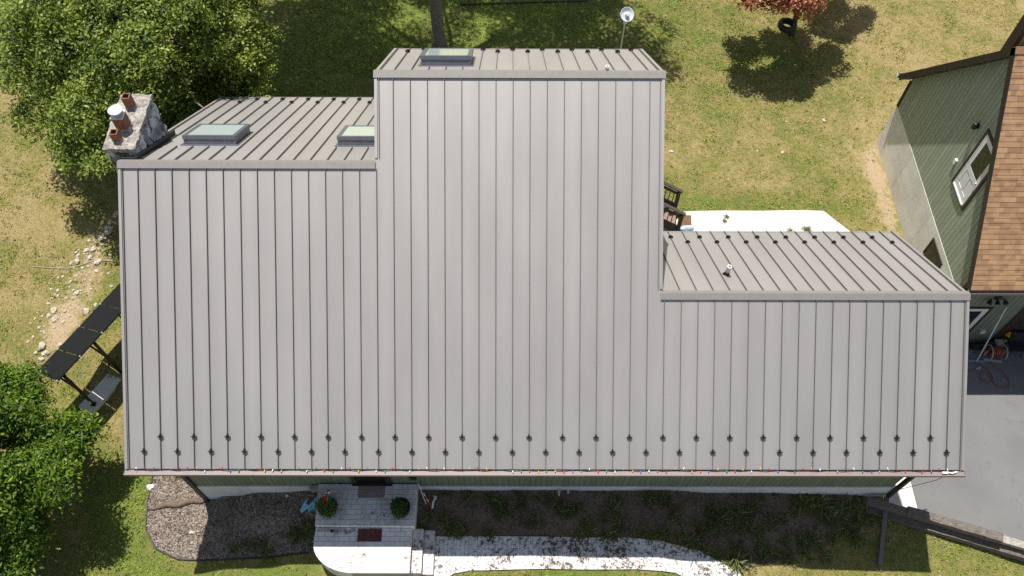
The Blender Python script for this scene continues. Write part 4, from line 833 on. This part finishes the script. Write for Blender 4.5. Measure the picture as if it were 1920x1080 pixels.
mb = MB(); mb.bar((15.98, 6.66, ZD + .68), (16.31, 6.70, ZD + .72), .09, .07); mb.bar((16.07, 6.6, ZD + .64), (16.07, 6.72, ZD + .78), .05, .05); mb.alone('work_light', M['yellow'], 'yellow tool hanging beside the dark garage door', 'tool')
mb = MB(); mb.box((15.51, 6.46, ZD), (15.78, 6.66, ZD + .25)); mb.box((15.55, 6.5, ZD + .25), (15.73, 6.6, ZD + .3)); mb.alone('toolbox', plain('navy_plastic', (.02, .03, .07), .4), 'dark blue toolbox behind the hose reel by the wall', 'toolbox', bevel=.015)
mb = MB(); mb.box((15.62, 6.36, ZD), (15.75, 6.44, ZD + .22)); mb.lathe((15.685, 6.4, ZD + .22), [(.03, 0), (.03, .04), (0, .04)], 8); mb.alone('bottle', M['whitep'], 'white plastic jug between the hose reel and the toolbox', 'jug')
p = at(1731, 957, .15); mb = MB(); mb.tube([(p.x, p.y, -.25), (p.x, p.y, .17), (p.x + .04, p.y, .23), (p.x + .09, p.y, .22)], .022, 8); mb.alone('bent_pipe', M['whitep'], 'white bent pipe standing at the edge of the timbers', 'pipe')
mb = MB(); mb.ball((15.3, 6.54, ZD + .09), (.37, .15, .11), 8, .5, 9); mb.alone('black_bag', M['chairfab'], 'black bag slumped at the foot of the garage wall', 'bag', smooth=True)
# the stacked timber wall that holds the front lawn above the driveway
mb = MB()
for k in range(9):
    z0_ = -2.5 + k * .25; n_ = Vector((.29, .957, 0)).normalized(); t_ = Vector((.957, -.29, 0)).normalized(); o_ = Vector((9.84, .10 + .012 * (k % 2), 0))
    mb.fbox(lambda a, b, c: o_ + t_ * a + n_ * b + Vector((0, 0, c)), (0, 0, z0_), (7.5, .17, z0_ + .235))
mb.alone('retaining_wall', M['timber'], 'stacked timber retaining wall dropping from the lawn to the driveway', 'retaining wall')
# thin wire from the downspout over the white apron
mb = MB(); mb.tube([(9.8, .75, -1.2), (10.0, 1.0, -1.35), (10.5, 1.0, -1.0), (10.6, .5, 1.5), (10.2, .1, 3.64)], .008, 5); mb.alone('wire', M['black'], 'thin black wire sagging past the right house corner', 'wire')
# tyre swing
t = thing('tyre_swing', 'black tyre swing hanging under the red maple', 'tyre swing', (10.5, 20.25, -1)); c = Vector((10.45, 20.22, -.3)); ax = Vector((.08, .05, 1)).normalized()
mb = MB(); mb.lathe(c, [(.24, -.12), (.34, -.13), (.385, -.08), (.385, .08), (.34, .13), (.24, .12), (.23, .08), (.31, .05), (.31, -.05), (.23, -.08), (.24, -.12)], 28, ax); mb.build('tyre', M['tire'], t, True)
mb = MB(); mb.tube([c + Vector((-.05, .25, .05)), (10.4, 20.6, 2.0)], .012, 5); mb.build('rope', M['beige'], t)
# pale cable over the left lawn
mb = MB(); mb.tube([gt(a, b) + Vector((0, 0, .035)) for a, b in ((62, 501), (95, 503), (128, 504), (150, 499), (168, 492), (182, 488), (205, 490), (236, 492))], .011, 6); mb.alone('cable', M['beige'], 'pale cable lying across the left lawn to the house', 'cable')

# ------------------------------------------------------------------ rocks on the bare bank beside the house
RK = [(540,50,26),(505,95,18),(500,130,40),(430,215,26),(400,220,22),(355,270,24),(360,245,18),(330,280,18),(450,275,28),(445,315,16),(410,175,14),(415,255,22),(360,415,26),(515,385,14),(270,345,12),(290,340,12),(265,405,14),(225,465,14),(250,495,28),(225,520,20),(255,535,26),(290,550,14),(305,440,12),(195,660,34),(275,655,18),(210,695,26),(190,720,20),(400,500,26),(440,470,16),(420,400,12),(505,240,14),(550,200,16),(500,325,12),(335,440,10),(180,575,14),(250,575,12),(130,640,12),(165,690,14),(470,160,16),(380,300,14),(340,300,12),(300,500,14),(240,440,10),(320,520,12),(205,600,10)]
_rr = random.Random(4); RK += [(530 - 380 * t_ + _rr.gauss(0, 38), 60 + 570 * t_ + _rr.gauss(0, 30), _rr.uniform(6, 13)) for t_ in [_rr.random() for _ in range(60)]]
protos = []
for s in range(6):
    mb = MB(); mb.ball((0, 0, .25), (.5, .38, .3), 7, .55, s + 1); o = mb.build('rock', M['rock']); protos.append(o)
for i, (a, b, d) in enumerate(RK):
    if a > 552: a = 552 - (a - 552)
    p = gt(a * .4076, 380 + b * .4076); o = protos[i % 6]
    if i >= 6: o = o.copy(); COL.objects.link(o)
    s = d * .4076 / 1580 * 25 * 1.4; o.location = p - Vector((0, 0, s * .12)); o.scale = (s, s, s * .8); o.rotation_euler = (0, 0, (i * 2.4) % 6.28)
    lab = {2: 'large flat pale rock nearest the house on the bare bank', 23: 'biggest pale rock at the lower end of the bare bank'}.get(i, 'small pale limestone rock scattered on the bare bank by the house')
    tag(o, lab, 'rock', 'rocks on the bare bank left of the house')
LS = [(1258, 284, .17, 'white stone on the back lawn nearest the house'), (1467, 286, .14, 'white stone lying in the middle of the back lawn'), (1545, 226, .16, 'pale stone on the back lawn below the maple shadow'), (1474, 228, .08, 'smallest pale stone on the upper back lawn'), (1420, 283, .09, 'small pale stone in the dry centre of the back lawn')]
for i, (a, b, s, lab) in enumerate(LS):
    o = protos[i].copy(); COL.objects.link(o); p = gt(a, b); o.location = p; o.scale = (s, s, s * .5); o.rotation_euler = (0, 0, i); tag(o, lab, 'stone', 'pale stones on the back lawn')

# ------------------------------------------------------------------ weeds in the soil bed
def weed_mesh(seed, n, L, up, wd):
    r = np.random.default_rng(seed); V = []; Q = []; T = []
    for i in range(n):
        a = r.uniform(0, 2 * PI); l = L * r.uniform(.5, 1.2); e = r.uniform(.25, 1.2) * up; q = np.array([r.normal() * .06, r.normal() * .06, 0]); d = np.array([math.cos(a), math.sin(a), 0]); s = np.array([-math.sin(a), math.cos(a), 0]) * wd * r.uniform(.6, 1.3)
        p1 = q + d * l * .5 + np.array([0, 0, l * e * .6]); p2 = q + d * l + np.array([0, 0, l * e * .55]); b = len(V)
        V += [q - s * .4, q + s * .4, p1 + s, p1 - s, p2 + s * .2, p2 - s * .2]; Q += [(b, b + 1, b + 2, b + 3), (b + 3, b + 2, b + 4, b + 5)]; T += [r.uniform(0, 1)] * 6
    return np.array(V), np.array(Q), np.array(T)
wp = []
for s in range(5):
    v, q, tn = weed_mesh(40 + s, (70, 90, 60, 110, 45)[s], (.16, .2, .13, .18, .24)[s], (.9, .7, 1.0, .6, 1.1)[s], (.009, .007, .014, .006, .012)[s]); o = fast_mesh('weed', v, q, M['weed'], tn); wp.append(o)
WS = [(878,930,1.2),(922,940,1.3),(938,948,1.2),(935,965,1.0),(975,945,1.1),(1048,950,1.4),(1060,962,1.0),(1077,958,.9),(1100,985,1.4),(1105,995,1.1),(1152,945,1.3),(1148,958,1.0),(1218,942,1.2),(1245,938,1.3),(1160,985,1.0),(1210,930,.9),(1130,972,.9),(1248,936,1.0),(1330,965,1.3),(1345,972,1.2),(1362,975,1.1),(1385,965,1.4),(1400,985,1.2),(1420,1000,1.4),(1380,990,1.1),(1440,985,1.2),(1462,975,1.1),(1500,935,1.6),(1515,932,1.7),(1530,936,1.4),(1490,960,1.3),(1520,955,1.5),(1540,965,1.5),(1555,980,1.4),(1575,960,1.6),(1600,950,1.7),(1585,990,1.5),(1610,975,1.6),(1630,970,1.4),(1600,1005,1.4),(1560,1010,1.3),(1530,1020,1.2),(1500,1012,1.3),(1470,1015,1.1),(840,985,1.2),(850,997,1.3),(860,1000,1.1),(870,992,1.0),(830,975,1.0),(918,1006,.8),(1085,1005,1.0),(1140,1006,1.3),(1155,1003,1.1),(1215,1003,1.2),(1245,1006,1.2),(1280,1010,1.4),(1295,1018,1.3),(1320,1025,1.1),(1345,1040,1.2),(1375,1050,1.4),(1400,1055,1.3),(570,1000,1.3),(580,985,1.2),(590,975,1.0),(555,1005,1.0),(335,893,.9),(470,1022,1.2),(490,1018,1.1),(440,1030,1.0),(500,1032,1.2),(805,965,1.0),(790,985,1.1),(1448,1040,1.3),(1480,1050,1.3),(1510,1040,1.2),(1545,1045,1.3),(1430,1025,1.0)]
PW = [(1362,408,.6),(1358,416,.45),(1480,435,.8),(1512,432,.9)]
for i, (a, b, s) in enumerate(WS):
    o = wp[i % 5]
    if i >= 5: o = o.copy(); COL.objects.link(o)
    p = gt(a, b); o.location = p + Vector((0, 0, .03)); o.scale = (s, s, s); o.rotation_euler = (0, 0, i * 1.9)
    tag(o, 'low green weed tuft growing in the shaded beds before the house', 'weed', 'weeds in the front beds')
for i, (a, b, s) in enumerate(PW):
    o = wp[i % 5].copy(); COL.objects.link(o); p = gt(a, b); o.location = p + Vector((0, 0, .04)); o.scale = (s, s, s); o.rotation_euler = (0, 0, i * 1.3)
    tag(o, 'small weed sprouting from the white concrete patio', 'weed', 'weeds on the patio')
# ------------------------------------------------------------------ grass blades, leaf litter and mulch chips (uncountable)
def blades(n, box, hgt, wid, dens, seed, clump=0):
    r = np.random.default_rng(seed); x = r.uniform(box[0], box[1], n); y = r.uniform(box[2], box[3], n)
    k = dens(x, y) > r.uniform(0, 1, n)
    for pl in (BED_L, PATIO, WALK): k &= ~inpoly(x, y, pl)
    k &= ~(inpoly(x, y, BED_R) & (x < 6.2)) & ~in_drive(x, y)
    k &= ~((x > -9.6) & (x < 9.8) & (y > .5) & (y < 7)) & ~((x > -9.6) & (x < -3.8) & (y < 12.1) & (y > 6)) & ~((x > -3.8) & (x < 2.5) & (y < 10.6) & (y > 6)) & ~((x > 13.2) & (y > 6.6) & (y < 15)) & ~((x > 9.6) & (y > .2) & (y < 8))
    k &= ~((x > -6.2) & (x < -2.8) & (y > -1.85) & (y < .6)); x, y = x[k], y[k]; n = len(x); z = height(x, y)
    sl_ = soil_f(x, y); lu = lush_f(x, y); a = r.uniform(0, 2 * PI, n); ln = r.uniform(.25, 1.1, n); h = hgt * r.uniform(.5, 1.4, n) * (.65 + .7 * np.clip(lu, 0, 1)); ww = wid * r.uniform(.6, 1.4, n)
    d = np.stack([np.cos(a), np.sin(a), np.zeros(n)], 1); s = np.stack([-np.sin(a), np.cos(a), np.zeros(n)], 1) * ww[:, None]; b = np.stack([x, y, z - .005], 1)
    tip = b + d * (h * ln)[:, None]; tip[:, 2] += h * .8; v = np.stack([b - s, b + s, tip], 1).reshape(-1, 3); tn = r.uniform(0, 1, n)
    return v, np.arange(n * 3).reshape(-1, 3), np.repeat(tn, 3), np.repeat(lu, 3), np.repeat(sl_, 3)
def dens(x, y): return np.clip(1.1 - 1.5 * soil_f(x, y), .05, 1)
v, q, tn, lu, so_ = blades(900000, (-22, 21, -3.2, 24), .05, .011, dens, 1)
o = fast_mesh('grass', v, q, M['blade'], tn, extra={'lush': lu, 'soil': so_}); tag(o, 'short mown grass of the lawn', 'grass', kind='stuff')
def dens2(x, y):
    f = np.sin(x * 2.1 + 1.3 * np.sin(y * 1.7)) * np.sin(y * 2.3 + 1.1 * np.sin(x * 1.4)) + .6 * np.sin(x * 5.3 + y * 3.1) * np.sin(y * 6.1 - x * 2.2)
    return np.clip((f - .45 + lush_f(x, y) * .9) * .8, 0, 1) * np.clip(1.1 - 1.5 * soil_f(x, y), 0, 1)
v, q, tn, lu, so_ = blades(560000, (-22, 21, -3.2, 24), .07, .026, dens2, 2)
o = fast_mesh('grass', v, q, M['blade'], tn, extra={'lush': lu + .55, 'soil': so_}); tag(o, 'taller bright clumps of broadleaf grass in the lawn', 'grass', kind='stuff')
def patches(K, per, rad, size, box, test, seed, up=.7):
    r = np.random.default_rng(seed); x = r.uniform(box[0], box[1], K); y = r.uniform(box[2], box[3], K); k = test(x, y, r.uniform(0, 1, K)); x, y = x[k], y[k]
    q = per * np.ones(len(x), int); cx_ = np.repeat(x, q); cy_ = np.repeat(y, q); rd = np.repeat(rad * r.uniform(.4, 1.5, len(x)), q); N = len(cx_)
    px_ = cx_ + r.normal(size=N) * rd; py_ = cy_ + r.normal(size=N) * rd; c = np.stack([px_, py_, height(px_, py_) + r.uniform(.01, .06, N)], 1)
    nn = r.normal(size=(N, 3)) * .5 + [0, 0, up]; nn /= np.linalg.norm(nn, axis=1, keepdims=True); t = r.normal(size=(N, 3)); t -= nn * np.sum(t * nn, 1, keepdims=True); t /= np.linalg.norm(t, axis=1, keepdims=True); b = np.cross(nn, t)
    L = size * r.uniform(.5, 1.5, (N, 1)); v = np.stack([c - t * L * .5, c + b * L * .28, c + t * L * .5, c - b * L * .28], 1).reshape(-1, 3)
    return v, np.arange(N * 4).reshape(-1, 4), np.repeat(np.clip(np.repeat(r.uniform(0, 1, len(x)), q) * .6 + r.uniform(0, 1, N) * .4, 0, 1), 4)
def lawn_ok(x, y, u):
    k = u < np.clip(.18 + 1.1 * (lush_f(x, y) - .2), .06, 1) * np.clip(1.15 - 1.4 * soil_f(x, y), .05, 1)
    for pl in (BED_L, BED_R, PATIO, WALK): k &= ~inpoly(x, y, pl)
    return k & ~in_drive(x, y) & ~((x > -9.7) & (x < 9.9) & (y > -.0) & (y < 10.4)) & ~((x > 13.1) & (y > 6.6) & (y < 15)) & ~((x > -6.3) & (x < -2.7) & (y > -1.95) & (y < .6))
M['fleck'] = m_leaf('lawn_weed_leaf', [(0, (.10, .12, .025)), (.4, (.19, .225, .045)), (.8, (.30, .335, .075)), (1, (.42, .43, .14))], .2)
v, q, tn = patches(26000, 9, .05, .05, (-22, 21, -3.2, 24), lawn_ok, 31); tag(fast_mesh('lawn_weeds', v, q, M['fleck'], tn), 'bright yellow green weeds flecking the lawn', 'weeds', kind='stuff')
M['straw'] = m_leaf('dry_straw', [(0, (.17, .13, .065)), (.5, (.30, .235, .125)), (1, (.43, .35, .21))], .1)
def straw_ok(x, y, u): return lawn_ok(x, y, u * .5) & (lush_f(x, y) < .42)
v, q, tn = patches(26000, 6, .12, .045, (-22, 21, -3.2, 24), straw_ok, 32, .9); tag(fast_mesh('dry_grass', v, q, M['straw'], tn), 'pale dry straw tufts in the lawn', 'dry grass', kind='stuff')
M['cover'] = m_leaf('bed_cover_leaf', [(0, (.06, .05, .025)), (.35, (.10, .105, .03)), (.7, (.15, .19, .045)), (1, (.30, .27, .12))], .2)
def bed_ok(x, y, u):
    f = np.sin(x * 1.9 + 1.2 * np.sin(y * 3.1)) * np.sin(y * 4.3 + x * .7) + .7 * np.sin(x * 4.7 + y * 2.6) * np.sin(y * 6.3 - x * 1.7) + .5 * np.clip((x - 3) / 4, -.6, 1.2)
    return (inpoly(x, y, BED_R) & (u < np.clip(f * .8 + .05, .02, .9))) | (inpoly(x, y, BED_L) & (u < np.exp(-((x + 6.4) / .5) ** 2 - ((y + .55) / .4) ** 2)))
v, q, tn = patches(3800, 14, .06, .055, (-8, 9.4, -1.6, .6), bed_ok, 33); v[:, 2] += .03; tag(fast_mesh('ground_cover', v, q, M['cover'], tn), 'low creeping weeds in the shaded front bed', 'ground cover', kind='stuff')
def chips(n, poly, dz, size, seed, lo, hi):
    r = np.random.default_rng(seed); P = np.array(poly); x = r.uniform(P[:, 0].min(), P[:, 0].max(), n); y = r.uniform(P[:, 1].min(), P[:, 1].max(), n); k = inpoly(x, y, poly); x, y = x[k], y[k]; n = len(x)
    c = np.stack([x, y, height(x, y) + dz + r.uniform(0, .03, n)], 1); t = r.normal(size=(n, 3)) * [1, 1, .35]; t /= np.linalg.norm(t, axis=1, keepdims=True); u = r.normal(size=(n, 3)); u -= t * np.sum(t * u, 1, keepdims=True); u /= np.linalg.norm(u, axis=1, keepdims=True)
    L = t * (size * r.uniform(.4, 1.5, n))[:, None]; W = u * (size * .28 * r.uniform(.5, 1.4, n))[:, None]
    return np.stack([c - L - W, c + L - W, c + L + W, c - L + W], 1).reshape(-1, 3), np.arange(n * 4).reshape(-1, 4), np.repeat(r.uniform(lo, hi, n), 4)
v, q, tn = chips(22000, BED_L, .04, .028, 5, 0, 1); tag(fast_mesh('mulch_chips', v, q, M['chip'], tn), 'loose grey wood chips covering the left mulch bed', 'mulch', kind='stuff')
v, q, tn = chips(16000, BED_R, .035, .022, 6, 0, .75); tag(fast_mesh('mulch_chips', v, q, M['chip'], tn), 'dark chips and twigs scattered over the soil bed', 'mulch', kind='stuff')
v, q, tn = chips(2600, WALK, .065, .018, 9, 0, .5); tag(fast_mesh('leaf_litter', v, q, M['chip'], tn), 'dark leaf litter scattered on the paver walk', 'leaf litter', kind='stuff')
